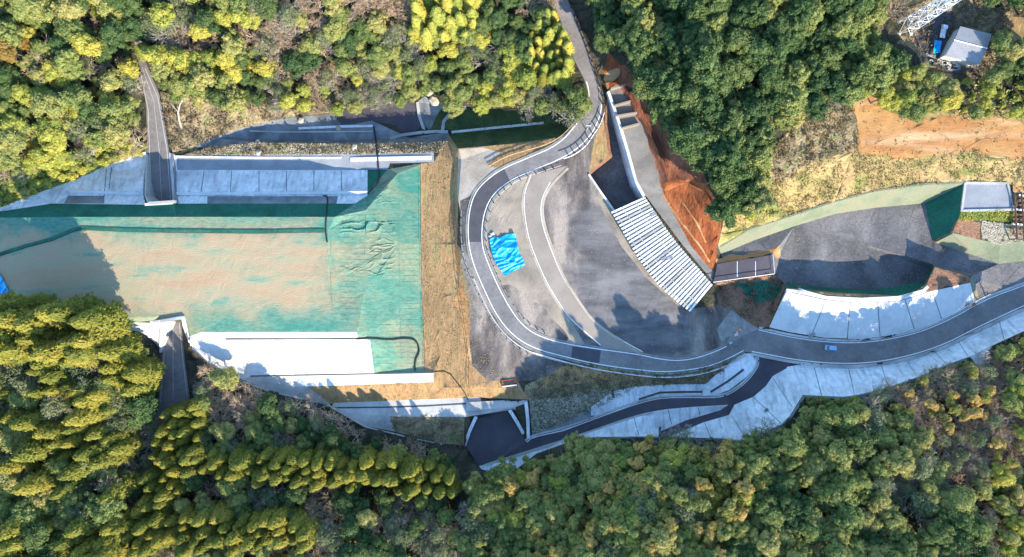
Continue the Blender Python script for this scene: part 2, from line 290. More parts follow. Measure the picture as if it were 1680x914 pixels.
# trough north of the embankment
bl((315,244,-6.8),(360,227,-9),(420,229,-12),(560,231,-12.2),(672,226,-12.4),(735,222,-11))
bl((318,249,-6.7),(420,234,-6.8),(560,236,-6.8),(672,234,-6.8),(735,231,-6.4))
bl((400,209,-10),(460,195,-11),(545,185,-12.5),(610,176,-13),(685,167,-13),(728,176,-12),(780,178,-10),(850,182,-8),(905,192,-6))
bl((610,198,-13),(690,207,-13))
bl((740,212,-10),(800,206,-8.8),(900,196,-7),(930,194,-5))
bl((741,222,-10.4),(800,216,-9),(900,206,-7.2),(925,203,-5.5))
bl((752,244,-1.4),(829,237,-1),(880,234,-.6),(911,226,0))
# pit, wall, ramp, red cut
bl((966,286,-.2),(998,255,.2),(992,200,.6),(996,160,1.4)); 
bl((970,287,-6.5),(1006,257,-6.5),(1000,205,-4),(998,162,1.2))
bl((1007,346,-.2),(966,286,-.2)); bl((1011,343,-6.5),(970,287,-6.5))
bl((998,150,2),(1016,195,2.5),(1030,240,2.6),(1046,298,2.4),(1060,322,1.6),(1120,402,1.2),(1170,462,.8))
bl((1001,162,1.2),(1013,197,-4),(1026,242,-6.4),(1042,300,-6.5),(1054,322,-6.5),(1011,343,-6.5))
bl((1007,347,.1),(1060,323,1.4))
bl((1010,138,2.6),(1026,154,2.8),(1056,210,2.8),(1076,262,2.6),(1088,316,2),(1110,360,1.6),(1134,404,1.4),(1160,435,1),(1178,450,.6))
bl((997,88,5),(1023,111,5.5),(1049,138,6),(1079,184,6.5),(1105,223,7),(1154,282,7.4),(1165,318,9),(1183,348,8),(1180,385,4.5),(1172,410,2))
bl((1023,138,5),(1048,185,5.2),(1065,215,5.2),(1085,262,5),(1097,300,4)); bl((1040,148,3.6),(1072,210,3.4),(1100,275,3.4),(1128,300,4),(1150,345,5),(1160,400,2.5))
bl((1134,507,-.3),(1200,508,-.1),(1225,527,0))
# valley cutting
VN = [(1183,417),(1238,394),(1304,371),(1370,351),(1435,341),(1501,335),(1518,333)]
VO = [(1178,404),(1230,376),(1288,358),(1370,331),(1435,314),(1518,303),(1582,299)]
bl(*[(x, y, -1.6 if x > 1240 else -.3) for x, y in VN]); bl(*[(x, y, z) for (x, y), z in zip(VO, (2,3,4.5,5,6,7,7.2))])
bl((1582,300,7.2),(1652,301,7.4),(1665,344,7.4),(1577,346,7.2)); bl((1518,333,-1.4),(1529,394,-.6)); bl((1583,302,7.1),(1577,346,7.1),(1563,381,5.2))
bl((1577,350,7),(1668,348,7)); bl((1563,381,5.2),(1534,398,-.2)); bl((1563,384,5),(1640,400,4.4),(1680,395,5)); bl((1534,398,-.2),(1600,420,1),(1639,433,2),(1680,428,2.4),(1760,420,4))
bl((1425,403,-1.2),(1480,418,.2),(1531,434,.8),(1591,449,1.2)); bl((1425,406,-1.6),(1480,424,-1.6),(1527,440,-1.6))
bl((1533,438,5.4),(1593,454,4.4)); bl((1517,461,-1.6),(1435,476,-1.6),(1370,473,-1.6),(1300,466,-1.6),(1290,455,-1.4))
bl((1533,438,5.4),(1520,466,5.2),(1490,486,5.2),(1435,484,5.0),(1370,481,5.0),(1290,474,4.2))
bl((1291,478,4.2),(1355,492,5),(1413,496,5.2),(1474,492,5.2),(1520,480,5.2),(1592,464,4.4)); bl((1592,464,4.4),(1599,496,2.2))
bl((1264,533,.2),(1291,478,4.2)); bl(*[(x, y - 6, zr(x, y) + .1) for x, y in EN[8:40:3]])
bl((1176,432,1),(1268,416,1),(1272,449,1),(1170,464,.8)); bl((1278,418,-1.5),(1280,446,-1.5)); bl((1180,470,-2.2),(1284,462,-1.4)); bl((1206,468,-2.2),(1240,496,-2.4),(1270,492,-1.5))
bl((1178,500,-.2),(1200,506,-.1)); bl((1240,520,.1),(1180,466,-.6))
# lower road and south slabs
LOW_U = [(863,724),(872,716),(924,704),(985,682),(1046,660),(1083,651),(1125,650),(1177,651),(1199,644),(1228,622),(1246,594),(1237,580)]
LOW_L = [(786,765),(948,714),(1025,687),(1077,673),(1130,668),(1160,666),(1195,664)]
LOWZ = lambda x: -10.4 + 10.3 * min(1, max(0, (x - 780) / 465)) ** 1.1
bl(*[(x, y, LOWZ(x) if y > 590 else 0) for x, y in smooth(LOW_U)[::2]]); bl(*[(x, y, LOWZ(x)) for x, y in smooth(LOW_L)[::2]])
bl((765,732,-10.4),(783,687,-10.4),(832,675,-10.4),(857,713,-10.4)); bl((786,765,-10.4),(765,732,-10.4))
bl((761,730,-8.2),(764,684,-6.2)); bl((846,669,-6),(864,708,-8)); bl((788,680,-6),(846,669,-6))
bl((868,658,-5.5),(872,700,-8)); bl((1005,642,-4.8),(1045,634,-3),(1100,631,-2.6),(1158,630,-2)); bl((1158,630,-2),(1200,592,-.6),(1222,582,-.3))
bl((1205,664,-2.2),(1236,651,-1.6),(1256,634,-1.2),(1268,617,-.8),(1298,602,.3),(1333,604,.5),(1428,605,1),(1490,594,1.4),(1551,574,1.8),(1597,549,2.1),(1680,511,2.6),(1760,478,3))
bl((1083,708,-3.8),(1125,690,-3.2),(1182,673,-2.5)); bl((1101,715,-3.6),(1154,693,-2.9),(1196,681,-2))
bl((954,717,-4.5),(994,716,-2),(1040,714,0),(1083,714,0)); bl((1106,717,0),(1182,719,3.5),(1225,723,6),(1282,696,8),(1296,682,8.5),(1317,648,8.5),(1383,651,8.8),(1407,648,9),(1456,636,9),(1505,619,9),(1554,598,9),(1591,585,8.6),(1606,600,8.5),(1628,567,8.6),(1680,543,9),(1760,510,10))
bl((1290,604,.4),(1317,648,8.5))
# forest ground
bl((-300,900,12),(-300,600,7),(-200,530,6)); bl((0,510,5.5),(100,512,5.6)); bl((0,560,6),(120,560,5.5),(200,580,3.5)); bl((0,914,10),(150,914,8)); bl((120,720,6),(30,720,8))
bl((340,700,-2.5),(420,760,0),(500,914,7)); bl((560,760,-4),(620,914,5)); bl((700,800,-6),(740,914,2)); bl((430,690,-5),(560,720,-6.5))
bl((800,800,-6),(850,914,4)); bl((900,800,-5),(930,914,6)); bl((1010,740,3),(1030,780,10),(1060,914,18)); bl((1110,745,8),(1130,790,13),(1140,914,20)); bl((1240,750,12),(1250,914,20)); bl((1340,720,12),(1420,914,18)); bl((1500,680,12),(1560,914,17)); bl((1640,640,11),(1680,914,15))
bl((0,0,9),(0,150,6),(0,260,5)); bl((110,30,4),(110,150,2),(110,250,-1)); bl((180,60,0),(190,160,-3),(200,230,-5.5)); bl((300,0,4),(290,100,-2),(290,200,-6)); bl((400,0,6),(410,120,-5)); bl((560,0,7),(560,120,-7)); bl((700,0,7),(700,130,-8)); bl((820,0,7),(820,120,-4)); bl((880,20,5),(890,150,-2))
bl((1010,0,8),(1030,60,8)); bl((1150,0,16),(1150,120,13),(1200,230,11.5)); bl((1300,0,18),(1300,130,12),(1230,330,8.5)); bl((1400,0,14),(1400,100,10.5)); bl((1410,170,9),(1550,190,9),(1680,200,9.5),(1760,200,10)); bl((1400,250,8.4),(1550,255,8.6),(1680,262,9)); bl((1500,20,9),(1640,20,9),(1640,120,9),(1500,120,9)); 
for p in [(-1500,-1300,60),(840,-1500,60),(3200,-1300,70),(3200,457,30),(3200,2300,60),(840,2500,50),(-1500,2300,60),(-1500,457,25),(-300,-300,25),(300,-300,20),(800,-300,18),(1300,-300,30),(2000,-300,30),(2000,600,25),(2000,1200,40),(1300,1200,32),(700,1200,20),(200,1200,18),(-300,1200,20),(1850,280,12)]: BL.append([tuple(map(float, p))])
pv = []; pe = []; pz = []
for L_ in BL:
    b = len(pv)
    for k, p in enumerate(L_):
        pv.append(Vector((p[0], p[1]))); pz.append(p[2])
        if k: pe.append((b + k - 1, b + k))
tv, te, tf, ov, oe, of_ = delaunay_2d_cdt(pv, pe, [], 0, 1e-4)
TV = np.array([[v.x, v.y] for v in tv]); TZ = np.zeros(len(tv)); P0 = np.array([[v.x, v.y] for v in pv]); Z0 = np.array(pz)
for i, o_ in enumerate(ov):
    if o_: TZ[i] = np.mean([pz[k] for k in o_])
    else:
        dd = np.hypot(*(P0 - TV[i]).T) + 1e-3; k = np.argsort(dd)[:3]; TZ[i] = np.sum(Z0[k] / dd[k]) / np.sum(1 / dd[k]); print('crossing breakline at', TV[i].round(), round(TZ[i], 1))
TF = [f for f in tf]
def hz(P):
    P = np.asarray(P, float).reshape(-1, 2); Z = np.full(len(P), np.nan)
    for f in TF:
        a, b, c = TV[f[0]], TV[f[1]], TV[f[2]]
        lo = np.minimum(np.minimum(a, b), c) - 1e-3; hi = np.maximum(np.maximum(a, b), c) + 1e-3
        idx = np.nonzero((P[:, 0] >= lo[0]) & (P[:, 0] <= hi[0]) & (P[:, 1] >= lo[1]) & (P[:, 1] <= hi[1]))[0]
        if not len(idx): continue
        D = (b[0]-a[0])*(c[1]-a[1]) - (c[0]-a[0])*(b[1]-a[1])
        if abs(D) < 1e-9: continue
        q = P[idx] - a; u = (q[:, 0]*(c[1]-a[1]) - (c[0]-a[0])*q[:, 1]) / D; v = ((b[0]-a[0])*q[:, 1] - q[:, 0]*(b[1]-a[1])) / D
        ok = (u > -1e-4) & (v > -1e-4) & (u + v < 1.0001)
        Z[idx[ok]] = TZ[f[0]] + u[ok] * (TZ[f[1]] - TZ[f[0]]) + v[ok] * (TZ[f[2]] - TZ[f[0]])
    Z[np.isnan(Z)] = 20.0
    return Z
def hz1(x, y): return float(hz([[x, y]])[0])
def G(px, py, dz=0.0): z = hz1(px, py) + dz; return W(px, py, z)

# ------------------------------------------------------------------ surface regions (photo pixels), painted in order, one mesh each
REG = []
def frayed(poly, s=3.0):
    P = np.array(dens(poly, 4, True)); q = np.random.default_rng(len(P)).normal(size=(len(P) + 8, 2)); q = np.stack([np.convolve(q[:, k], [.3, .5, .7, .5, .3], 'same') for k in (0, 1)], 1)[4:-4]
    return [tuple(p) for p in P + q * s * .6]
def reg(name, m, poly, rough=0.0):
    if name in ('orange_field', 'brush_slope', 'earth_bank', 'yard_gravel_dark', 'mulch_bank', 'rubble_bank', 'orange_strip', 'hollow_net', 'house_yard', 'soil_rim') or m == 'red_soil_shaded': poly = frayed(poly)
    REG.append((name, m, [tuple(map(float, p)) for p in poly], rough))
reg('hillside_brush', 'brush_ground', [(262,150),(300,160),(420,170),(480,180),(545,184),(460,196),(400,209),(345,228),(312,244),(283,250)], .5)
reg('hillside_grass', 'grass', [(0,345),(60,322),(110,304),(180,274),(243,250),(243,235),(190,240),(120,262),(60,290),(-40,320),(-40,350)], .5)
reg('dry_grass_slope', 'dry_grass', [(1178,404),(1190,350),(1240,340),(1262,250),(1300,210),(1350,190),(1400,155),(1560,180),(1720,180),(1720,330),(1652,300),(1582,299),(1518,303),(1435,314),(1370,331),(1288,358),(1230,376)], .35)
reg('brush_slope', 'brush_ground', [(1262,250),(1300,215),(1345,190),(1385,160),(1410,190),(1412,240),(1380,255),(1340,262),(1300,285),(1270,300)], .6)
reg('orange_field', 'orange_field', smooth([(1397,160),(1430,154),(1456,184),(1495,197),(1561,187),(1594,194),(1660,194),(1720,205),(1720,262),(1637,259),(1610,246),(1560,252),(1495,259),(1430,258),(1408,246),(1413,223),(1402,184),(1397,160)], 1)[:-1], .15)
reg('house_yard', 'brush_ground', [(1470,70),(1490,15),(1560,-10),(1660,20),(1655,120),(1610,130),(1580,125),(1510,105),(1496,75)], .2)
reg('house_yard', 'asphalt_new_and_shade', [(1500,62),(1516,30),(1545,18),(1575,30),(1568,60),(1545,95),(1560,112),(1610,112),(1600,122),(1550,118),(1512,98)], .05)  # tree shadow over the yard is put into this dark surface colour
reg('earth_bank', 'dry_soil', [(1640,30),(1700,20),(1700,70),(1655,72)], .2)
# left embankment
reg('embankment_net', 'green_net', [(-60,347),(0,345),(85,334),(120,334),(239,337),(284,334),(582,334),(606,313),(636,278),(690,268),(693,500),(697,608),(711,611),(614,613),(607,558),(588,556),(585,545),(330,545),(312,552),(301,518),(264,525),(215,529),(166,523),(-60,500)], .05)
reg('embankment_crest_slope', 'green_net_shaded', [(0,346),(85,334),(239,336),(284,334),(582,334),(549,356),(290,356),(100,356),(-60,358)])
reg('embankment_end_slope', 'green_net_shaded', [(604,321),(604,280),(636,278),(606,313)])
reg('concrete_slope_road_side', 'concrete_slope', [(-60,352),(-60,346),(0,343),(60,320),(110,303),(180,273),(236,252),(243,253),(247,331),(239,336),(85,334),(0,347)])
reg('concrete_slope_north', 'concrete_slope', [(285,253),(289,255),(320,262),(320,279),(603,279),(603,321),(582,334),(292,334),(284,333),(283,329),(277,250)])
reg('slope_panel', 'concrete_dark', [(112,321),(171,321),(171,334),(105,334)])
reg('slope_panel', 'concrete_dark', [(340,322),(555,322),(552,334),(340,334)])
reg('berm_path', 'concrete_mid', [(289,255),(420,254),(560,253),(712,250),(712,266),(640,268),(636,278),(560,279),(320,279),(291,279)])  # shade on the berm is put into its darker concrete
reg('planting_strip', 'brush_ground', [(318,249),(345,240),(420,234),(560,236),(672,234),(735,231),(722,250),(560,253),(420,254),(300,255)], .25)
reg('trough_apron', 'concrete_dark', [(315,244),(345,228),(400,209),(460,195),(545,186),(560,205),(610,198),(672,226),(735,216),(738,224),(735,231),(672,234),(560,236),(420,234),(345,240)])
reg('trough_floor', 'asphalt_basin', [(545,186),(610,176),(685,167),(692,205),(672,226),(650,206),(610,198),(585,203),(560,205)])
reg('channel_bed', 'concrete_dark', [(685,167),(697,158),(728,176),(716,190),(706,214),(692,205)])
reg('channel_bed', 'concrete', [(740,212),(800,206),(900,196),(926,194),(925,203),(900,206),(800,216),(741,222)])
reg('bank_grass', 'grass_dark', [(728,176),(780,178),(850,182),(905,190),(930,196),(944,203),(911,226),(829,237),(752,244),(738,224),(741,222),(740,212),(706,214),(716,190)], .2)
reg('bank_grass', 'dry_soil', [(752,244),(829,237),(911,226),(915,237),(866,257),(822,276),(780,262),(757,262)], .15)
reg('terrace_soil', 'dry_soil', [(690,268),(712,266),(722,250),(735,231),(738,224),(752,244),(757,262),(752,330),(750,400),(757,410),(772,470),(792,520),(800,560),(820,600),(850,626),(860,645),(870,656),(788,652),(547,661),(541,663),(504,634),(571,632),(711,627),(711,611),(697,608),(692,500)], .12)
reg('orange_strip', 'orange_field', [(744,400),(751,400),(757,450),(764,500),(771,545),(775,590),(766,590),(760,545),(751,490),(745,440)], .05)
reg('terrace_sand', 'sand', [(752,246),(790,242),(822,250),(800,270),(822,276),(789,300),(773,324),(766,345),(755,345),(750,320)], .05)
reg('yard_shoulder', 'gravel', [(755,330),(773,320),(766,358),(766,397),(773,430),(789,469),(813,520),(841,554),(875,575),(936,590),(922,604),(906,620),(860,625),(800,625),(775,600),(770,560),(772,500),(757,430)], .06)
reg('green_bank', 'brush_ground', [(860,645),(862,632),(905,612),(936,590),(985,601),(1046,609),(1092,613),(1138,608),(1199,589),(1221,577),(1215,584),(1158,630),(1100,631),(1045,634),(985,642),(920,652),(870,656)], .15)
reg('brown_bank', 'dry_soil', [(905,612),(922,600),(985,604),(1046,614),(1092,618),(1140,614),(1060,622),(985,626),(930,632),(875,634)], .15)
reg('stony_bank', 'rubble', [(868,656),(920,652),(985,642),(1045,634),(985,668),(930,692),(873,712)], .3)
# berms of the south flank
reg('concrete_slope_south', 'concrete_white', [(312,552),(330,545),(585,545),(588,556),(607,558),(614,613),(480,615),(411,617),(400,624),(370,610),(340,592),(316,572)])
reg('concrete_slope_south_foot', 'concrete', [(411,617),(480,615),(480,634),(504,634),(541,663),(547,672),(544,667),(483,650),(440,640),(400,624)])
reg('concrete_slope_south_foot', 'concrete_white', [(168,522),(215,529),(247,530),(264,526),(266,533),(264,575),(255,563),(234,546),(210,540),(180,533)])
reg('lower_berm', 'concrete_white', [(480,615),(614,613),(711,611),(711,627),(571,632),(504,634),(480,634)])
reg('lower_berm', 'concrete', [(547,661),(788,652),(790,660),(846,668),(846,672),(765,684),(700,684),(639,683),(648,708),(599,699),(544,667)])
reg('planted_slope', 'brush_ground', [(639,683),(700,684),(762,684),(761,730),(725,728),(648,708)], .4)
# roads
reg('tunnel_road', 'asphalt', [(193,16),(218,60),(228,104),(240,174),(242,253),(247,331),(283,329),(277,246),(262,157),(240,104),(232,60),(206,15)])
reg('tunnel_road', 'asphalt', [(268,531),(266,590),(260,660),(252,780),(246,914),(292,914),(300,780),(311,650),(303,590),(297,527)])
reg('gravel_yard', 'gravel', ROAD_IN_S[14:] + [(1225,527),(1200,507),(1178,500),(1134,507),(1084,466),(1048,417),(1029,381),(1007,346),(966,286),(975,255),(985,215)], .05)
reg('yard_sand', 'gravel_pale', [(866,285),(835,299),(806,325),(794,358),(792,397),(799,423),(822,476),(848,520),(869,541),(899,555),(939,564),(960,566),(936,526),(924,509),(897,466),(881,430),(868,397),(860,358),(858,318),(871,289)], .05)
reg('yard_gravel_dark', 'gravel', smooth([(822,476),(848,520),(869,541),(899,555),(939,564),(920,535),(895,510),(865,490),(840,470),(822,470)], 1), .03)
reg('yard_soil', 'dry_soil', [(992,180),(986,205),(975,228),(966,286),(998,255),(994,220),(990,195),(996,165)], .1)
reg('yard_soil', 'gravel_pale', [(1007,346),(1029,381),(1048,417),(1084,466),(1134,507),(1110,500),(1060,455),(1020,405),(995,360),(966,292),(972,288)], .05)
reg('old_road', 'path_old', smooth([(871,288),(858,318),(860,358),(868,397),(881,430),(897,466),(924,509),(936,526),(985,568)], 2) + [(1030,577),(1058,580)] + smooth([(1058,580),(1010,551),(970,523),(950,496),(924,456),(904,407),(889,364),(888,328),(904,299),(931,272)], 2))
reg('side_strip', 'shoulder', [(1176,540),(1199,509),(1228,528),(1245,539),(1225,548),(1194,565),(1182,558)], .0)
reg('main_road', 'asphalt', [(880,-260),(900,-60)] + ROAD_OUT_S + [(1233,579)] + ES + EN[::-1] + ROAD_IN_S[::-1] + [(925,-60),(912,-260)])
reg('road_patch', 'asphalt_new_and_shade', [(827,276),(837,298),(812,319),(800,338),(795,358),(793,397),(767,397),(767,358),(773,324),(789,300)])
reg('road_patch', 'asphalt_new_and_shade', [(939,568),(986,575),(983,596),(937,588)])
reg('cutting_slope', 'red_soil', [(966,286),(1007,346),(1011,343),(970,287)])
reg('pit_floor', 'mulch', [(970,287),(1006,257),(1000,205),(998,162),(996,160),(992,200),(998,255),(966,286)])
reg('pit_floor', 'gravel_valley', [(970,287),(1006,257),(1000,205),(998,162),(1001,162),(1013,197),(1026,242),(1042,300),(1054,322),(1011,343)])
reg('ramp', 'ramp_concrete', [(998,150),(1010,138),(1026,154),(1056,210),(1076,262),(1088,316),(1110,360),(1134,404),(1160,435),(1178,450),(1170,462),(1120,402),(1060,322),(1046,298),(1030,240),(1016,195)])
reg('red_earth_cut', 'red_soil', [(997,86),(1023,110),(1049,138),(1079,184),(1105,223),(1154,280),(1166,318),(1184,348),(1182,385),(1175,408),(1178,448),(1160,435),(1134,404),(1110,360),(1088,316),(1076,262),(1056,210),(1026,154),(1010,138),(996,146),(990,125)], .16)
reg('red_earth_cut', 'red_soil_shaded', [(1000,112),(1023,110),(1049,138),(1079,184),(1105,223),(1154,280),(1158,300),(1140,300),(1118,296),(1095,300),(1088,312),(1076,262),(1056,210),(1026,154)], .16)  # shade on the upper cut is put into this darker soil
reg('orange_mound', 'orange_field', smooth([(990,130),(996,117),(1016,110),(1018,122),(1006,134),(994,138),(990,130)], 1)[:-1], .2)
# valley
reg('valley_net', 'pale_green', VO + [(1582,302),(1518,333)] + VN[::-1], .05)
reg('valley_floor', 'gravel_valley', VN + [(1529,394),(1534,397),(1600,420),(1639,431),(1760,420),(1760,436),(1680,464),(1625,484),(1599,496),(1593,453),(1531,437),(1520,463),(1435,480),(1370,477),(1290,470),(1284,462),(1272,449),(1268,416),(1210,425),(1186,425)], .06)
reg('valley_cut_slope', 'green_net_shaded', [(1533,437),(1520,468),(1490,488),(1435,484),(1370,481),(1288,474),(1290,462),(1300,466),(1370,473),(1435,476),(1517,461),(1527,440)], .1)
reg('terrace_face', 'green_net_shaded', [(1518,333),(1583,302),(1577,346),(1563,381),(1529,394)])
reg('terrace_slab', 'concrete_mid', [(1583,300),(1652,301),(1665,344),(1577,346)])
reg('terrace_grass', 'grass', [(1577,347),(1668,345),(1672,364),(1606,362),(1570,362)], .2)
reg('mulch_bank', 'mulch', [(1570,362),(1606,362),(1610,394),(1563,382)], .3)
reg('rubble_bank', 'rubble', [(1606,362),(1672,364),(1680,395),(1640,399),(1610,394)], .2)
reg('valley_net', 'pale_green', [(1563,382),(1610,394),(1640,399),(1690,394),(1690,428),(1639,433),(1600,420),(1534,398)], .1)
reg('mulch_bank', 'mulch', [(1533,438),(1593,454),(1594,464),(1523,479),(1520,466)], .3)
reg('crest_soil', 'dry_soil', [(1288,472),(1370,480),(1435,483),(1490,486),(1520,466),(1523,479),(1474,489),(1413,492),(1355,487),(1300,476)], .15)
reg('concrete_slope_valley', 'concrete_white', [(1291,473),(1321,478),(1355,487),(1413,491),(1474,488),(1514,477),(1523,479),(1592,464),(1599,496),(1566,514),(1520,534),(1474,547),(1413,556),(1352,554),(1296,545),(1262,537)])
reg('net_strip', 'pale_green', [(1592,464),(1593,453),(1599,462),(1606,490),(1599,496)])
reg('soil_rim', 'orange_field', [(1176,433),(1176,424),(1200,418),(1278,408),(1284,420),(1275,424),(1268,416)], .2)
reg('hollow', 'mulch', [(1176,464),(1272,449),(1288,470),(1262,536),(1245,539),(1225,527),(1200,507),(1178,500)], .15)
reg('hollow_net', 'green_net_shaded', [(1206,466),(1281,462),(1284,474),(1270,494),(1240,495)])
# lower road & south-east slabs
LUS = smooth(LOW_U); LLS = smooth(LOW_L)
reg('lower_slab', 'concrete_slope', [(1005,642),(1045,634),(1100,631),(1158,630),(1200,592),(1222,580),(1237,580),(1246,594),(1228,622),(1199,644),(1177,651),(1125,650),(1083,651),(1046,660),(985,682),(968,682),(970,668)])
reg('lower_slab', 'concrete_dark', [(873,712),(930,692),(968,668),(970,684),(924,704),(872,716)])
reg('lower_slab', 'concrete_slope', [(1025,687),(1077,673),(1130,668),(1195,664),(1182,673),(1125,690),(1083,708),(1080,716),(994,717),(954,718),(948,714)])
reg('hillside_slab', 'concrete_slope', [(1101,715),(1154,693),(1196,681),(1205,664),(1236,651),(1256,634),(1268,617),(1296,601)] + [(x, y + 4) for x, y in ES[10:-4]] + [(1760,474),(1760,510),(1680,543),(1628,567),(1606,602),(1591,585),(1554,598),(1505,619),(1456,636),(1407,648),(1383,651),(1317,648),(1296,682),(1282,696),(1225,723),(1182,719),(1106,717)])
reg('lower_road', 'asphalt_basin', LUS + [(1233,579),(1260,584),(1298,591),(1296,601),(1268,617),(1256,634),(1236,651),(1205,664),(1196,681),(1154,693),(1101,715),(1083,712),(1083,708),(1125,690),(1182,673),(1195,664)] + LLS[::-1] + [(765,732),(783,687),(832,675),(857,713)])
reg('verge_slab', 'concrete_slope', [(786,765),(948,714),(954,718),(880,744),(850,768),(815,776),(790,770)])

# fine mesh over everything
pts = []; E = []
def addpl(pl, closed):
    b = len(pts); n = len(pl)
    for p in pl: pts.append((p[0], p[1]))
    for k in range(n - (0 if closed else 1)): E.append((b + k, b + (k + 1) % n))
for _, _, poly, _ in REG: addpl(dens(poly, 9, True), True)
used = set()
for f in TF:
    for i in range(3):
        e = tuple(sorted((f[i], f[(i + 1) % 3])))
        if e in used: continue
        used.add(e); a, b = TV[e[0]], TV[e[1]]
        addpl(dens([a, b], 30), False)
xs = np.arange(-60, 1745, 6.5); ys = np.arange(-60, 980, 6.5); X, Y = np.meshgrid(xs, ys)
GP = np.stack([X.ravel(), Y.ravel()], 1) + rng.uniform(-1.6, 1.6, (X.size, 2)); pts += [tuple(p) for p in GP]
xs = np.arange(553, 652, 1.7); ys = np.arange(322, 462, 1.4); X, Y = np.meshgrid(xs, ys)
GP = np.stack([X.ravel(), Y.ravel()], 1) + rng.uniform(-.3, .3, (X.size, 2)); pts += [tuple(p) for p in GP]
xs = np.arange(-1400, 3150, 60); ys = np.arange(-1250, 2300, 60); X, Y = np.meshgrid(xs, ys)
GP = np.stack([X.ravel(), Y.ravel()], 1); GP = GP[(GP[:, 0] < -70) | (GP[:, 0] > 1750) | (GP[:, 1] < -70) | (GP[:, 1] > 985)]; pts += [tuple(p) for p in GP]
fv, fe, ff, _, _, _ = delaunay_2d_cdt([Vector(p) for p in pts], E, [], 0, 1e-3)
FV = np.array([[v.x, v.y] for v in fv]); FF = np.array([f for f in ff if len(f) == 3]); FZ = hz(FV)

cen = FV[FF].mean(1); rid = np.full(len(FF), -1)
for i, (_, _, poly, _) in enumerate(REG): rid[inpoly(cen, poly)] = i
# roughness of the natural ground; zero at vertices shared with smooth surfaces
def vnoise(P, s, seed):
    r = np.random.default_rng(seed); T = r.uniform(-1, 1, (256, 256)); q = P / s + 1000; i = np.floor(q).astype(int); f = q - i; f = f * f * (3 - 2 * f)
    a = T[i[:, 0] % 256, i[:, 1] % 256]; b = T[(i[:, 0] + 1) % 256, i[:, 1] % 256]; c = T[i[:, 0] % 256, (i[:, 1] + 1) % 256]; d_ = T[(i[:, 0] + 1) % 256, (i[:, 1] + 1) % 256]
    return (a * (1 - f[:, 0]) + b * f[:, 0]) * (1 - f[:, 1]) + (c * (1 - f[:, 0]) + d_ * f[:, 0]) * f[:, 1]
rg = np.array([r[3] for r in REG] + [.5]); ra = np.full(len(FV), 9.0)
for k in range(3): np.minimum.at(ra, FF[:, k], rg[rid])
ra[ra > 5] = 0
nz = vnoise(FV, 30, 1) * .8 + vnoise(FV, 12, 2) * .7 + vnoise(FV, 7, 3) * .6
FZ = FZ + ra * nz * 1.2
# rucked netting on the end slope
def wr(x0, x1, y0, y1, amp, s):
    m = np.clip(np.minimum.reduce([FV[:, 0] - x0, x1 - FV[:, 0], FV[:, 1] - y0, y1 - FV[:, 1]]) / 8, 0, 1)
    q = FV.copy(); q[:, 1] += vnoise(FV, 14, 9) * 5 + .15 * (FV[:, 0]); ridge = 1 - np.abs(vnoise(q * np.array([.22, 1]), s, 5)) * 2.2
    return m * np.clip(ridge, 0, 1) ** 2 * amp
FZ += np.where(ra < .12, wr(556, 650, 360, 384, .8, 5) + wr(600, 650, 305, 335, .6, 5) + wr(600, 650, 385, 458, .35, 4) + wr(555, 600, 430, 452, .25, 4), 0)
k_ = PX * (H - FZ) / H; WX = (FV[:, 0] - 840) * k_; WY = -(FV[:, 1] - 457) * k_
WV = np.stack([WX, WY, FZ], 1)
SOFT = {'red_soil', 'red_soil_shaded', 'orange_field', 'dry_grass', 'brush_ground', 'dry_soil', 'rubble', 'mulch', 'forest_floor', 'grass', 'grass_dark'}
def sub(name, m, sel):
    F = FF[sel]
    if not len(F): return None
    u, inv = np.unique(F, return_inverse=True); inv = inv.reshape(F.shape)[:, ::-1]
    me = bpy.data.meshes.new(name); me.from_pydata(WV[u].tolist(), [], inv.tolist()); me.materials.append(MATS[m])
    if m in SOFT: me.polygons.foreach_set('use_smooth', [True] * len(me.polygons))
    if me.polygons and me.polygons[0].normal.z < 0: me.flip_normals()
    o = bpy.data.objects.new(name, me); C.objects.link(o); o['kind'] = 'structure'; return o
sub('ground', 'forest_floor', rid == -1)
for i, (nm, m, _, _) in enumerate(REG): sub(nm, m, rid == i)

# ------------------------------------------------------------------ draped strips: lines, kerbs, channels, hoses
def ribbon(name, pl, wd, h, m, closed=False, lift=.0, step=4, parent=None, base=-.12):
    P = dens(pl, step, closed); Z = hz(P); n = len(P); C3 = [W(p[0], p[1], z) for p, z in zip(P, Z)]
    V = []; F = []
    for i in range(n):
        a = C3[max(0, i - 1)]; b = C3[min(n - 1, i + 1)]
        d_ = (b - a); d_.z = 0; d_.normalize(); s = Vector((-d_.y, d_.x, 0)) * wd / 2; c = C3[i]; up = Vector((0, 0, h + lift)); dn = Vector((0, 0, base))
        V += [c - s + dn, c - s + up, c + s + up, c + s + dn]
    for i in range(n - 1):
        b = 4 * i
        for k in range(3): F.append((b + k, b + k + 1, b + k + 5, b + k + 4))
    F.append((0, 1, 2, 3)); F.append(tuple(4 * (n - 1) + k for k in (3, 2, 1, 0)))
    return link(name, mesh(name, V, F, MATS[m]), parent)
def off(pl, d_):                            # offset polyline in px to its left (image space)
    out = []
    for i in range(len(pl)):
        a = pl[max(0, i - 1)]; b = pl[min(len(pl) - 1, i + 1)]; dx, dy = b[0] - a[0], b[1] - a[1]; l = math.hypot(dx, dy) or 1
        out.append((pl[i][0] + dy / l * d_, pl[i][1] - dx / l * d_))
    return out
def st(o): o['kind'] = 'structure'; return o
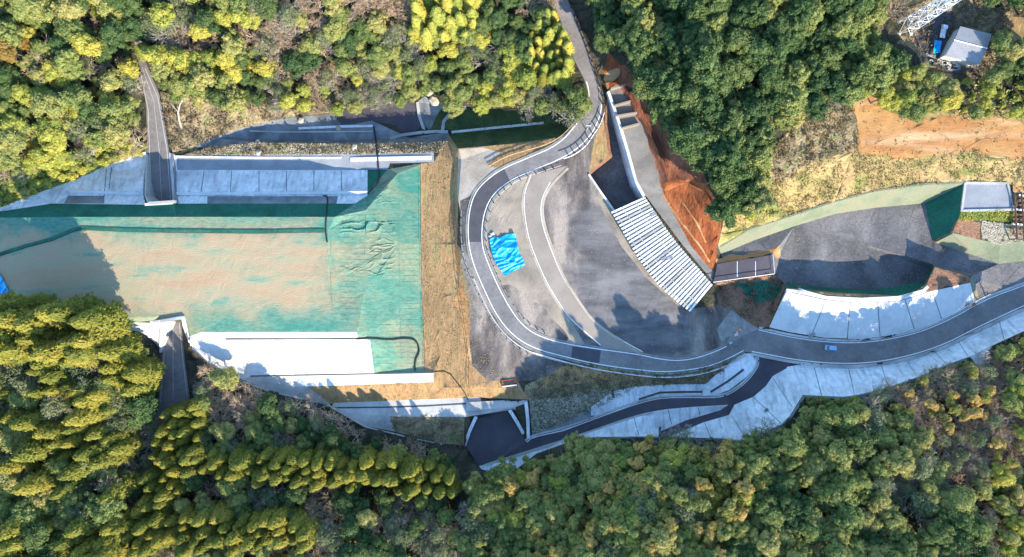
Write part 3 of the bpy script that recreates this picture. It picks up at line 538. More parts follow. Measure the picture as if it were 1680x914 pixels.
# painted lines (edge lines), 0.2 m wide
lines = [ROAD_OUT_S[8:], ROAD_IN_S[14:82], off(EN, -1.6), off(ES, 1.8)]
st(ribbon('road_edge_line', off(ROAD_OUT_S[14:], 2.2), .26, .015, 'white_paint'))
st(ribbon('road_edge_line', off(ROAD_IN_S[20:-10], -2.2), .26, .015, 'white_paint'))
st(ribbon('road_edge_line', off(EN, -2.2), .24, .015, 'white_paint')); st(ribbon('road_edge_line', off(ES, 2.4), .3, .015, 'white_paint'))
st(ribbon('road_edge_line', off(LUS[:-3], -2.0), .22, .015, 'white_paint'))
for q in ([(229,112),(243,180),(245.5,253),(250,330)], [(238,112),(259,160),(274,246),(280,328)], [(271,533),(269,590),(263,660)], [(294,530),(300,590),(307,650)]): st(ribbon('road_edge_line', q, .2, .015, 'line_worn'))
for q in ([(233,110),(252,165),(261,246),(265,329)], [(284,531),(284,590),(284,655)]): st(ribbon('road_centre_line', q, .13, .015, 'line_worn'))
st(ribbon('road_edge_line', smooth([(871,289),(859,318),(861,358),(869,397),(882,430),(898,466),(925,509),(936,524),(985,566)], 2), .2, .015, 'white_paint'))
st(ribbon('road_edge_line', smooth([(1054,577),(1010,553),(969,523),(949,496),(923,456),(903,407),(888,364),(887,328),(903,299)], 2), .22, .015, 'white_paint'))
# kerbs
def kerb(pl, wd=.5, h=.15, m='concrete', name='kerb'): return st(ribbon(name, pl, wd, h, m))
kerb(off(ROAD_OUT_S[22:], -1.2), .4, .12, 'shoulder'); kerb(off(ROAD_IN_S[34:-8], 1.2), .35, .12, 'shoulder'); kerb(off(EN[:-4], 1.6), .7); kerb(off(ES, -2.2), .9, .3, 'concrete')
kerb(off(ROAD_OUT_S[60:], -6.5), .45, .35); kerb(off(LUS[:-3], 1.4), .6, .25); kerb(off(LLS[1:14], -1.2), .7, .35)
kerb(smooth([(871,285),(856,318),(858,358),(866,397),(879,430),(895,466),(922,509),(934,528)], 2), .5, .08, 'sand', 'verge'); kerb(smooth([(1052,582),(1008,553),(972,526),(952,498),(926,458),(906,407),(891,364),(890,328),(906,301),(932,276)], 2), .8, .08, 'sand', 'verge')
# white copings of the embankment berms
for q, wd, h, m in (([(112,314),(171,316),(229,318)], .9, .5, 'concrete_white'), ([(288,318),(420,317.5),(603,316)], .9, .5, 'concrete_white'), ([(-20,350),(0,344),(60,321),(110,303),(180,273),(216,256),(240,252)], 1.0, .5, 'concrete_white'),
    ([(288,257),(420,259),(560,259)], .6, .3, 'concrete_slope'), ([(575,262),(708,259)], 1.3, .3, 'concrete_white'), ([(239,336),(284,333)], .8, .6, 'concrete_white'), ([(262,527),(300,519),(303,535),(313,562)], .7, .7, 'concrete_white'),
    ([(247,529),(264,526)], .7, .4, 'concrete_white'), ([(400,626),(440,641),(483,651),(544,668),(599,700),(666,716),(725,729)], .4, .3, 'concrete'), ([(316,571),(340,593),(370,612),(400,626)], .4, .3, 'concrete_dark'),
    ([(1583,300),(1652,301),(1664,344),(1577,346),(1583,300)], .7, .4, 'concrete'), ([(1182,404),(1230,375),(1288,357),(1370,330),(1435,313),(1518,302),(1582,298)], .6, .25, 'pale_green'),
    ([(1309,474),(1321,479),(1355,488),(1413,491),(1474,488),(1514,477),(1522,470)], .9, .35, 'concrete_white'), ([(1101,718),(1182,721),(1225,725),(1258,713),(1284,697),(1299,682),(1319,650)], .6, .4, 'concrete_dark'),
    ([(1319,650),(1383,653),(1407,650),(1456,638),(1505,621),(1554,600),(1591,587)], .5, .3, 'concrete_dark'), ([(954,719),(994,718),(1080,717)], .5, .3, 'concrete_dark'),
    ([(1292,602),(1318,647)], .7, .15, 'concrete_slope'), ([(735,217),(716,216),(690,218),(660,222),(640,228)], 1.0, .6, 'concrete'), ([(490,211),(560,208),(612,207)], .8, .5, 'concrete_slope'), ([(410,215),(460,217),(612,216)], .5, .4, 'concrete'),
    ([(726,216),(728,200),(738,187),(752,180),(765,177)], 1.1, .5, 'concrete'), ([(685,168),(688,190),(696,214)], 1.0, .5, 'concrete'), ([(741,217),(800,211),(900,201)], .8, .25, 'concrete_white')):
    st(ribbon('coping', q, wd, h, m))
# joints on the concrete slopes and dark channels on the berms
J = [[(185,256),(178,320)], [(176,262),(170,330)], [(335,280),(330,314)], [(380,280),(378,314)], [(425,280),(425,314)], [(470,280),(470,314)], [(515,280),(515,314)], [(560,280),(560,314)],
     [(370,557),(585,556),(606,557)], [(1299,480),(1355,492),(1413,498),(1474,494),(1512,483),(1522,479)], [(1352,500),(1333,546)], [(1395,496),(1390,556)], [(1440,496),(1444,554)], [(1485,492),(1500,540)], [(1530,480),(1545,524)],
     [(1336,603),(1348,649)], [(1392,604),(1402,648)], [(1446,600),(1458,635)], [(1488,592),(1505,618)], [(1534,577),(1552,597)], [(1572,560),(1588,583)], [(1236,652),(1282,695)], [(1200,681),(1226,722)], [(1268,620),(1300,668)], [(1156,694),(1166,718)], [(1096,672),(1102,696)], [(1145,668),(1148,680)], [(1040,686),(1048,714)], [(1640,528),(1648,558)]]
for q in J: st(ribbon('slope_joint', q, .22, .04, 'joint'))
D = [[(411,617),(480,615.5),(614,613),(711,611)], [(547,669),(639,668),(700,666),(785,661)], [(1048,655),(1083,644),(1125,643),(1157,643)], [(1166,643),(1195,625),(1220,606)], [(1236,582),(1244,592),(1238,606),(1226,620),(1198,641),(1180,648)], [(1005,640),(1006,652)], [(1083,700),(1082,715)]]
for q in D: st(ribbon('drain', q, .7 if q[0][0] > 1000 else .45, .10, 'asphalt_new_and_shade'))
for q in ([(-30,432),(0,417),(40,404),(85,392),(120,377),(135,374),(200,377),(300,379),(420,380),(533,378)],): st(ribbon('drain_ditch', q, .9, .35, 'green_net_shaded', step=3)); st(ribbon('drain_ditch_painted_shadow', off(q, -2.2), .5, .08, 'asphalt_new_and_shade', step=3))  # second, dark strip is painted in as the shadow along the ditch

# worn wheel tracks, ruts, net seams
def mid(A, B, t, n=120):
    def sm(pl):
        D_ = [0]
        for p, q in zip(pl, pl[1:]): D_.append(D_[-1] + math.hypot(q[0]-p[0], q[1]-p[1]))
        return [(float(np.interp(D_[-1]*k/(n-1), D_, [p[0] for p in pl])), float(np.interp(D_[-1]*k/(n-1), D_, [p[1] for p in pl]))) for k in range(n)]
    return [(p[0] + (q[0]-p[0]) * t, p[1] + (q[1]-p[1]) * t) for p, q in zip(sm(A), sm(B))]
for y in range(300, 600, 9):
    x0 = 556 if y < 540 else 600
    if y < 330: x0 = 612
    st(ribbon('net_seam', [(x0 + random.uniform(0, 6), y), (620, y + random.uniform(-1.5, 1.5)), (650, y + random.uniform(-1.5, 1.5)), (687, y + random.uniform(-1, 1))], .13, .03, 'net_seam'))
st(ribbon('net_seam', [(655, 290), (654, 400), (656, 520), (658, 600)], .2, .03, 'net_seam')); st(ribbon('net_seam', [(543, 385), (542, 450), (546, 520)], .2, .03, 'net_seam'))

for q in ([(1086,318),(1104,345),(1128,378),(1150,405),(1164,430)], [(1110,318),(1128,342),(1146,370),(1158,398)]):
    st(ribbon('terrace_lip', smooth(q, 2), .6, .08, 'orange_field', step=3))
# ------------------------------------------------------------------ built things
def wall_thing(name, label, cat, pl, wd, top, bot, m, group=None):
    """free-standing wall along photo-pixel points (x, y, z_top, z_bottom)"""
    V = []; F = []; n = len(pl)
    for i, p in enumerate(pl):
        c = W(p[0], p[1], p[2]); a = W(*pl[max(0, i-1)][:3]); b = W(*pl[min(n-1, i+1)][:3]); d_ = b - a; d_.z = 0; d_.normalize(); s = Vector((-d_.y, d_.x, 0)) * wd / 2
        V += [Vector((*(c - s).xy, p[3])), Vector((*(c - s).xy, p[2])), Vector((*(c + s).xy, p[2])), Vector((*(c + s).xy, p[3]))]
    for i in range(n - 1):
        b = 4 * i
        for k in range(4): F.append((b + k, b + (k + 1) % 4, b + 4 + (k + 1) % 4, b + 4 + k))
    F.append((0, 3, 2, 1)); F.append((4*n-4, 4*n-3, 4*n-2, 4*n-1))
    o = link(name, mesh(name, V, F, MATS[m])); return tag(o, label, cat, group)
wall_thing('retaining_wall', 'long thin pale concrete wall between the dark pit and the pale ramp', 'wall', [(998,150,3.6,.5),(1014,196,3.5,-7),(1028,241,3.5,-7.5),(1044,299,3.3,-7.5),(1057,322,2.6,-7.5)], .9, 0, 0, 'concrete_slope')
wall_thing('retaining_wall', 'low concrete wall on the gravel side of the dark pit', 'wall', [(966,286,.3,-7),(985,314,.3,-7),(1008,346,.3,-7)], .6, 0, 0, 'concrete_slope')
def portal(label, a, b, ztop, zroad, inward):
    r = empty('tunnel_portal', W(*(((a[0]+b[0])/2, (a[1]+b[1])/2)), zroad)); tag(r, label, 'tunnel portal'); r.location.z = 0; r.location.x = 0; r.location.y = 0
    A = W(*a, ztop); B = W(*b, ztop); d_ = (B - A); L = d_.length; ang = math.atan2(d_.y, d_.x); M_ = (A + B) / 2; nrm = Vector((-math.sin(ang), math.cos(ang), 0)) * inward
    m = MB(); m.box((*M_.xy, ztop - .7), (L + 1.2, .9, 1.9), ang); m.build('lintel', MATS['concrete'], r)
    for s in (-1, 1):
        c = M_ + Vector((math.cos(ang), math.sin(ang), 0)) * s * (L / 2 + .2); m = MB(); m.box((*c.xy, (ztop - 1.6 + zroad) / 2), (.8, .88, ztop - 1.6 - zroad + .4), ang); m.build('pier', MATS['concrete'], r)
    c = M_ + nrm * .25; m = MB(); m.box((*c.xy, (ztop - 1.6 + zroad) / 2), (L, .2, ztop - 1.6 - zroad), ang); m.build('dark_opening_panel', MATS['glass_and_dark_void'], r)  # dark panel stands in for the unlit inside of the tunnel
portal('concrete portal where the road from the north enters under the embankment', (247,333.5), (284,331), 3.8, -6.9, 1)
portal('concrete portal where the road from the south enters under the embankment', (267,526.5), (299,521.5), 6.6, -3.3, -1)
wall_thing('wing_wall', 'sloping concrete wing wall left of the north tunnel road', 'wall', [(242,255,-5.9,-7.5),(239,290,-4,-7.5),(238,320,-.6,-7.5),(243,333,3.6,-7.5)], .5, 0, 0, 'concrete')
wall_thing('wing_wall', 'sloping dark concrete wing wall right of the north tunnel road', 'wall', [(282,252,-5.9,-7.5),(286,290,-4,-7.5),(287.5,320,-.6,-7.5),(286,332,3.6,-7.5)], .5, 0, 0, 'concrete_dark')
wall_thing('wing_wall', 'white concrete wing wall left of the south tunnel road', 'wall', [(265,528,6.4,-4),(263,548,3,-4),(262,578,-2.4,-5)], .5, 0, 0, 'concrete_white')
wall_thing('wing_wall', 'thin white wing wall right of the south tunnel road', 'wall', [(301,521,6.4,-4),(308,545,4,-4),(314,568,1.5,-5)], .5, 0, 0, 'concrete_white')
# culvert head at the dark basin
cv = empty('culvert_head', (0, 0, 0)); tag(cv, 'concrete culvert head with splayed wings over the dark asphalt basin', 'culvert')
m = MB(); q = [W(764,675,-5.4), W(846,668,-5.4), W(866,660,-5.4), W(864,655,-5.4), W(765,660,-5.4)]; m.prism([(v.x, v.y) for v in q][::-1], -10.6, -5.3); m.build('head_wall', MATS['concrete'], cv)
for q in ([(781,684,-6.0,-10.8),(771,706,-7.6,-10.8),(762,731,-9.4,-10.8)], [(836,673,-6.0,-10.8),(848,692,-7.6,-10.8),(859,712,-9.4,-10.8)], [(863,660,-5.0,-10.8),(866,690,-6.5,-10.8),(867,720,-8.5,-10.8)]):
    o = wall_thing('wing', None, None, q, 1.1, 0, 0, 'concrete_slope'); o.parent = cv

# ribbed deck over the tunnel mouth
rd = empty('ribbed_deck', (0, 0, 0)); tag(rd, 'curved deck of white steel ribs covering the tunnel mouth beside the dark pit', 'deck')
Lc = smooth([(1008,347),(1029,382),(1048,417),(1066,442),(1084,466),(1108,487),(1134,507)], 1); Rc = smooth([(1059,324),(1072,344),(1088,368),(1104,390),(1121,411),(1141,434),(1168,466)], 1)
def samp(pl, n):
    D_ = [0]
    for a, b in zip(pl, pl[1:]): D_.append(D_[-1] + math.hypot(b[0]-a[0], b[1]-a[1]))
    return [(float(np.interp(D_[-1]*k/(n-1), D_, [p[0] for p in pl])), float(np.interp(D_[-1]*k/(n-1), D_, [p[1] for p in pl]))) for k in range(n)]
NR = 34; La = samp(Lc, NR); Ra = samp(Rc, NR)
ZD = 2.6
m = MB(); m.V = []; 
for a, b in zip(La, Ra):
    for p, z in ((a, ZD - 3.2), (a, ZD - .45), (b, ZD - .45), (b, ZD - 2.6)): m.V.append(W(p[0], p[1], z))
for i in range(NR - 1):
    for k in range(4): m.F.append((4*i + k, 4*i + (k+1) % 4, 4*i + 4 + (k+1) % 4, 4*i + 4 + k))
m.F += [(0, 3, 2, 1), tuple(4*(NR-1) + k for k in range(4))]; m.build('under_deck', MATS['concrete_dark'], rd)
for i, (a, b) in enumerate(zip(La, Ra)):
    A = W(*a, ZD); B = W(*b, ZD); d_ = (B - A).normalized(); A = A - d_ * (.9 + .15 * random.random()); L = (B - A).length; M_ = (A + B) / 2
    m = MB(); m.box((*M_.xy, ZD - .22), (L, .64, .42), math.atan2(d_.y, d_.x)); m.build('rib', MATS['steel_white' if i % 7 != 3 else 'concrete'], rd)
for t in (.02, .27, .68, .97):
    pl = [W(a[0] + (b[0]-a[0]) * t, a[1] + (b[1]-a[1]) * t, ZD + .08) for a, b in zip(La, Ra)]; m = MB()
    for p, q in zip(pl, pl[1:]): m.bar(p, q, .13)
    m.build('rail', MATS['steel_grey'], rd)
for px, py in ((1072, 352), (1093, 414), (1098, 423), (1089, 424)):
    m = MB(); c = W(px, py, ZD); m.box((c.x, c.y, ZD + .1), (1.9, .9, .18), .45); m.build('hatch', MATS['concrete_dark'], rd)
# four concrete barriers across the ramp
for i, (a, b) in enumerate((((1001,150),(1023,141)), ((1007,178),(1031,168)), ((1013,198),(1038,187)), ((1020,215),(1044,205)))):
    A = G(*a); B = G(*b); m = MB(); z = max(A.z, B.z); d_ = B - A; c = (A + B) / 2; ang = math.atan2(d_.y, d_.x)
    m.box((c.x, c.y, z + .5), (d_.length, .5, 1.9), ang); m.box((c.x, c.y, z + .02), (d_.length - .05, .9, .5), ang)
    o = m.build('concrete_barrier', MATS['path_old']); tag(o, ['concrete barrier across the top end of the ramp', 'second concrete barrier from the top of the ramp', 'third concrete barrier from the top of the ramp', 'lowest of the four concrete barriers across the ramp'][i], 'barrier', 'barriers across the ramp')
# deck by the valley, its shade put into a dark asphalt colour
dk = empty('small_deck', (0, 0, 0)); tag(dk, 'small asphalt deck, coloured dark for shade, with a thin white rail at the end of the ribbed roof', 'bridge')
q = [W(x, y, 1.7) for x, y in ((1177,433),(1268,418),(1271,447),(1171,462))]; m = MB(); m.prism([(v.x, v.y) for v in q][::-1], .3, 1.62); m.build('deck_slab', MATS['asphalt_basin'], dk)
def rail_on(pl, z, parent, name, m_, r=.07, posts=None):
    P = [W(x, y, z) for x, y in pl]; m = MB()
    for a, b in zip(P, P[1:]): m.bar(a, b, r)
    m.build(name, MATS[m_], parent)
rail_on([(1170,463),(1271,449),(1268,418)], 2.6, dk, 'hand_rail', 'steel_white', .11)
for x, y in ((1171,462.5),(1196,459),(1221,456),(1246,452.5),(1270,449),(1269,433),(1267.5,418)):
    m = MB(); c = W(x, y, 2.6); m.bar(Vector((c.x, c.y, 1.6)), c, .07); m.build('rail_post', MATS['steel_white'], dk)
for x in (1209, 1239):
    a = W(x, 428, 1.66); b = W(x + 1, 455, 1.66); m = MB(); m.box(((a.x+b.x)/2, (a.y+b.y)/2, 1.66), (.18, 5.0, .07), 0); m.build('deck_joint', MATS['steel_white'], dk)

# guard rails: rail + separate posts
def guardrail(name, label, cat, pl, hgt=.8, every=4.0, m_='steel_white', pm='black_hose', rr=.09, pr=.07, offz=0.0, two=False, maxp=95):
    r = empty(name, G(*pl[0])); tag(r, label, cat); Mi = Matrix.Translation(-r.location)
    P = dens(pl, 3); Z = hz(P); PP = [W(p[0], p[1], z + offz) for p, z in zip(P, Z)]
    for hh in ((hgt,) if not two else (hgt, hgt * .5)):
        m = MB()
        for a, b in zip(PP, PP[1:]): m.bar(a + Vector((0, 0, hh)) - r.location, b + Vector((0, 0, hh)) - r.location, rr)
        m.build('rail', MATS[m_], r)
    acc = 0; cnt = 0; pmsh = None
    for a, b in zip(PP, PP[1:]):
        acc += (b - a).length
        if acc >= every and cnt < maxp:
            acc = 0; cnt += 1
            if pmsh is None:
                m = MB(); m.bar(Vector((0, 0, -.3)), Vector((0, 0, hgt + .1)), pr); pmsh = mesh('post', m.V, m.F, MATS[pm])
            o = link('post', pmsh, r); o.location = b - r.location
    return r
guardrail('fence', 'brown timber fence along the outer edge of the loop road above the shaded bank', 'fence', smooth([(802,273),(830,257),(861,248),(890,240),(915,229),(938,208),(948,192)]), 1.1, 3.0, 'timber', 'timber', .14, .12, two=True)
guardrail('guard_rail', 'pale guard rail with dark posts on the inner curve below the ramp', 'guard rail', smooth([(924,262),(941,256),(960,242),(972,224),(984,206),(990,187)]), 1.9, 1.5, 'steel_white', 'black_hose', .16, .24)
guardrail('guard_rail', 'guard rail on dark posts beside the road climbing north', 'guard rail', smooth([(990,184),(989,160),(984,140),(976,118),(966,85),(950,45),(936,10)]), 1.7, 2.2, 'rust', 'black_hose', .1, .24)
guardrail('guard_rail', 'low rail with black posts round the inside of the loop', 'guard rail', off(smooth([(920,270),(868,287),(838,300),(809,328),(797,358),(795,397),(802,423),(825,476),(850,516),(870,537),(898,551)]), 2), .8, 2.6, 'steel_grey', 'black_hose', .07, .22)
guardrail('guard_rail', 'low rail with black posts round the outside of the loop', 'guard rail', off(smooth([(757,345),(756,397),(764,433),(781,473),(805,524),(835,560),(868,582)]), 0), .8, 2.6, 'steel_grey', 'black_hose', .07, .22)
guardrail('guard_rail', 'white double guard rail above the shaded green bank', 'guard rail', [(x, y) for x, y in off(smooth([(875,578),(936,596),(985,607),(1046,616),(1092,620),(1138,616),(1168,609),(1199,597)]), 0)], .75, 4, 'steel_white', 'steel_grey', .12, .08)
guardrail('guard_rail', 'white guard rail between the wide road and the shaded concrete hillside', 'guard rail', [(x, y + 7) for x, y in ES[14:-4]], .8, 4, 'steel_white', 'steel_grey', .09, .07)
guardrail('guard_rail', 'white guard rail at the foot of the sunlit concrete slope', 'guard rail', [(x, y - 5) for x, y in EN[12:-10]], .7, 4, 'steel_white', 'steel_grey', .07, .06)
guardrail('guard_rail', 'white guard rail on the upper side of the lower road', 'guard rail', [(873,717),(924,706),(985,683),(1044,660)], .8, 3, 'steel_white', 'steel_grey', .1, .07)
guardrail('wire_fence', 'thin dark wire fence along the foot of the netted embankment end', 'fence', [(690,268),(690,330),(691,400),(692,450),(693,500),(696,560),(697,606)], .8, 4, 'black_hose', 'black_hose', .06, .06)
guardrail('wire_fence', 'dark fence with rusty posts between the dry terrace and the gravel yard', 'fence', [(744,330),(747,370),(749,403),(752,450),(757,500),(764,545),(769,590),(769,636)], .9, 3, 'rust', 'rust', .1, .09)
# drainage pipes
def pipe(label, pl, r_=.2):
    P = dens(smooth(pl, 1), 3); Z = hz(P); PP = [W(p[0], p[1], z + r_ * .8) for p, z in zip(P, Z)]; m = MB()
    for a, b in zip(PP, PP[1:]): m.bar(a, b, r_, 6)
    tag(m.build('drain_pipe', MATS['black_hose']), label, 'pipe')
pipe('black pipe running down across the dark trough and the berm to the netted slope', [(613,207),(616,225),(619,248),(621,276),(622,296),(615,306),(603,318)], .28)
pipe('short black pipe down the netted crest below the white coping', [(530,321),(538,322),(536,345),(534,376),(537,398)], .22)
pipe('black pipe looping round the corner of the white slope', [(585,556),(610,555),(640,558),(660,555),(678,556),(686,564),(688,578),(681,592),(681,608)], .3)
pipe('thin black pipe from the berm end down to the culvert', [(711,610),(735,609),(750,628),(762,643),(768,656)], .16)
pipe('dark pipe laid along the top of the white south slope', [(370,556),(450,556),(530,556),(585,555)], .16)
# blue tarpaulins
def tarp(name, label, poly, dz, amp, seed):
    P = dens(poly, 2, True); b = np.array(P); xs = np.arange(b[:,0].min(), b[:,0].max(), 1.2); ys = np.arange(b[:,1].min(), b[:,1].max(), 1.2); X, Y = np.meshgrid(xs, ys)
    Q = np.stack([X.ravel(), Y.ravel()], 1); Q = Q[inpoly(Q, poly)]; n = len(P)
    vv, _, ff_, _, _, _ = delaunay_2d_cdt([Vector(p[:2]) for p in P] + [Vector(q) for q in Q], [(i, (i+1) % n) for i in range(n)], [], 1, 1e-3)
    A = np.array([[v.x, v.y] for v in vv]); z = hz(A); c = A - A.mean(0); ang = .6 + .5 * vnoise(A, 20, seed + 3); u = c[:,0] * np.cos(ang) + c[:,1] * np.sin(ang)
    fold = (1 - np.abs(vnoise(np.stack([u * 1.6, c[:,1] * .4], 1), 9, seed))) ** 3 + .5 * (1 - np.abs(vnoise(np.stack([u * .8, c[:,1] * 1.3], 1), 8, seed + 1))) ** 3
    z = z + dz + fold * amp + .35 * np.maximum(0, 1 - np.hypot(c[:,0], c[:,1]) / 28) * amp; V = [W(a[0], a[1], h) for a, h in zip(A, z)]
    me = mesh(name, V, ff_, MATS['blue_tarp'], True)
    if me.polygons[0].normal.z < 0: me.flip_normals()
    o = link(name, me); s = o.modifiers.new('thick', 'SOLIDIFY'); s.thickness = .05; tag(o, label, 'tarpaulin')
tarp('tarpaulin', 'crumpled bright blue tarpaulin spread on the sandy island inside the loop', [(803,392),(812,388),(818,390),(832,384),(845,383),(848,396),(852,414),(862,433),(858,438),(844,444),(828,453),(820,442),(812,430),(806,412)], .12, .75, 31)
tarp('tarpaulin', 'strip of blue tarpaulin on the shaded soil at the left end of the embankment', [(-20,440),(0,450),(8,465),(18,484),(14,489),(4,489),(-3,474),(-20,465)], .12, .6, 41)
# sacks and weights by the tarpaulin
for px, py, s in ((808,384,.6),(804,388,.45)):
    m = MB(); c = G(px, py); m.box((c.x, c.y, c.z + .25), (s*2, s*1.4, .5), .4); m.box((c.x + .1, c.y, c.z + .5), (s*1.2, s, .3), .9); tag(m.build('sandbag', MATS['concrete_white']), 'pale sandbag at the top left corner of the blue tarpaulin' if s > .5 else 'smaller grey sandbag left of the tarpaulin corner', 'sandbag')
# van
def vehicle(name, label, cat, px, py, ang, L, Wd, Hh, body, kind='van'):
    c = G(px, py); r = empty(name, c, ang); tag(r, label, cat); hb = .95
    prof = [(-L/2, .35), (-L/2, Hh*.55), (-L/2 + .12, Hh), (L/2 - 1.0, Hh), (L/2 - .45, Hh*.62), (L/2, Hh*.52), (L/2, .35)] if kind == 'van' else [(-L/2, .6), (-L/2, 1.0), (L/2 - 1.6, 1.0), (L/2 - 1.55, Hh), (L/2 - .4, Hh), (L/2, 1.1), (L/2, .6)]
    V = []; F = []; n = len(prof)
    for s, t in ((-1, 1), (1, 1)):
        for x, z in prof: V.append((x, s * Wd / 2 * (1 if z < Hh * .7 else .88), z))
    F.append(tuple(range(n))); F.append(tuple(range(n, 2*n))[::-1])
    for k in range(n): F.append((k, n + k, n + (k+1) % n, (k+1) % n))
    o = link('body', mesh('body', V, F, MATS[body]), r); bv = o.modifiers.new('b', 'BEVEL'); bv.width = .08; bv.segments = 2
    m = MB(); a = Vector((L/2 - .98, 0, Hh * .97)); b_ = Vector((L/2 - .47, 0, Hh*.66)); 
    if kind == 'van':
        V = [(L/2-.96, -Wd*.4, Hh*.97+.03), (L/2-.96, Wd*.4, Hh*.97+.03), (L/2-.42, Wd*.43, Hh*.64+.03), (L/2-.42, -Wd*.43, Hh*.64+.03)]; link('windscreen', mesh('windscreen', V, [(0, 1, 2, 3)], MATS['glass_and_dark_void']), r)
        for s in (-1, 1):
            m = MB(); m.box((-.2, s * (Wd/2 - .04), Hh * .78), (L * .6, .06, .36)); m.build('side_window', MATS['glass_and_dark_void'], r)
        m = MB(); m.box((-.25, 0, Hh + .02), (L*.62, Wd*.6, .05)); m.build('roof_panel', MATS[body], r)
    for s in (-1, 1):
        for x in (-L/2 + .65, L/2 - .7):
            m = MB(); m.bar((x, s * (Wd/2 - .18), .3), (x, s * (Wd/2 + .01), .3), .3, 14); m.build('wheel', MATS['tyre'], r)
        m = MB(); m.box((L/2 + .01, s * Wd * .36, .68), (.06, .24, .16)); m.build('headlight', MATS['glass_and_dark_void'], r)
    return r
vehicle('van', 'small pale blue van driving in the shade on the wide road below the concrete slope', 'van', 1360.5, 570, R(-3) + math.pi, 3.4, 1.6, 1.9, 'van_paint')
# cones, barrier and box at the yard gate
def cone(px, py, label):
    r = empty('traffic_cone', G(px, py)); tag(r, label, 'traffic cone'); m = MB(); m.box((0, 0, .04), (.9, .9, .1)); m.build('base', MATS['orange_plastic'], r)
    m = MB(); m.bar((0, 0, .1), (0, 0, 1.1), .42, 10, .08); m.build('body', MATS['orange_plastic'], r); m = MB(); m.bar((0, 0, .5), (0, 0, .75), .30, 10, .22); m.build('band', MATS['white_paint'], r)
cone(1214, 541, 'orange traffic cone furthest up the yard entrance'); cone(1209, 545, 'orange traffic cone between the other cone and the white block')
for px, py, sz, nm, lb, mt in ((1207,549,(1.2,.8,.7),'concrete_block','white block at the yard entrance beside the cones','concrete_white'), (1195,559,(1.6,1.1,.9),'concrete_block','dark stained block on the road side of the yard entrance','concrete_dark'), (1198,562,(1.0,.8,.5),'concrete_block','low pale block beside the dark stained one','concrete_white'), (1331,550,(2.0,.8,.9),'drain_box','dark drain box at the foot of the sunlit slope','concrete_dark'), (1588,501,(1.6,1.0,.9),'drain_box','dark drain box at the right end of the sunlit slope','concrete_dark'), (1596,500,(1.2,.8,.7),'drain_box','smaller drain box by the road at the slope end','rust')):
    c = G(px, py); m = MB(); m.box((c.x, c.y, c.z + sz[2]/2), sz, .5); m.box((c.x, c.y, c.z + sz[2] + .04), (sz[0]*.7, sz[1]*.7, .1), .5); tag(m.build(nm, MATS[mt]), lb, 'block' if 'block' in nm else 'drain box')
tr = empty('trench_box', G(835, 627)); tag(tr, 'small open box with a white edge sunk in red soil below the gravel yard', 'box')
m = MB(); m.box((0, 0, .3), (4.8, 2.0, .7), .12); m.build('body', MATS['red_soil'], tr); m = MB(); m.box((0, 0, .55), (3.6, 1.0, .3), .12); m.build('hollow', MATS['glass_and_dark_void'], tr); m = MB(); m.box((.2, -1.1, .5), (4.8, .4, .9), .12); m.build('edge_board', MATS['concrete_white'], tr)  # dark slab laid in as the shade inside the open box
cvb = G(1158, 643); m = MB(); m.box((cvb.x, cvb.y, cvb.z + .3), (2.2, 2.2, 1.0), .1); m.box((cvb.x, cvb.y, cvb.z + .85), (1.4, 1.4, .15), .1); tag(m.build('catch_basin', MATS['blue_paint' if False else 'concrete_slope']), 'pale square catch basin between the two small slabs by the lower road', 'drain box')
c = G(1257, 673); m = MB(); m.box((c.x, c.y, c.z + .2), (1.3, .9, .5), .7); m.box((c.x, c.y, c.z + .5), (.8, .5, .2), .7); tag(m.build('drain_box', MATS['concrete_dark']), 'dark drain box in the middle of the big curved slab', 'drain box')
# house with its yard
hs = empty('house', W(1588, 74, 9)); tag(hs, 'small house with a pale grey ridged roof in the dark yard at the top right', 'house')
q = [W(x, y, 13) for x, y in ((1575,43),(1627,56),(1607,106),(1550,91))]; o0 = hs.location
m = MB(); ctr = sum(q, Vector()) / 4; m.prism([((v.x - ctr.x) * .93 + ctr.x - o0.x, (v.y - ctr.y) * .93 + ctr.y - o0.y) for v in q][::-1], 0, 3.5); m.build('wall', MATS['wall_cream'], hs)
a, b, c, d_ = q; m1 = (a + d_) / 2; m2 = (b + c) / 2; rz_ = Vector((0, 0, .8))
V = [v - o0 for v in (a, b, c, d_, m1 + rz_, m2 + rz_)]; V += [v + Vector((0, 0, -.25)) for v in V]; rf = link('roof', mesh('roof', V, [(0,4,5,1), (4,3,2,5), (6,7,11,10), (10,11,8,9), (0,1,7,6), (3,9,8,2), (0,6,10,4), (4,10,9,3), (1,5,11,7), (5,2,8,11)], MATS['roof_metal']), hs)
m = MB(); m.bar(V[4] + Vector((0, 0, .1)), V[5] + Vector((0, 0, .1)), .16); m.build('ridge_cap', MATS['steel_white'], rf)
for t in (.02, .98):
    m = MB(); u = a.lerp(b, t) - o0; v = m1.lerp(m2, t) + rz_ - o0; w_ = d_.lerp(c, t) - o0; m.bar(u + Vector((0, 0, .05)), v + Vector((0, 0, .05)), .05); m.bar(v + Vector((0, 0, .05)), w_ + Vector((0, 0, .05)), .05); m.build('seam', MATS['steel_grey'], rf)
for t in (.25, .6):
    p = d_.lerp(c, t) - o0; m = MB(); m.box((p.x + .15, p.y + .75, 1.8), (1.4, .5, 1.2), math.atan2((c-d_).y, (c-d_).x)); m.build('window', MATS['glass_and_dark_void'], hs)
p = W(1582, 97, 11) - o0; m = MB(); m.box((p.x, p.y, p.z), (9.5, 1.6, .15), math.atan2((c-d_).y, (c-d_).x)); m.build('porch_roof', MATS['steel_white'], hs)
vehicle('pickup_truck', 'small white pickup truck parked in the house yard beside the blue cover', 'truck', 1545, 53, R(80), 4.2, 1.6, 1.8, 'steel_white', 'truck')
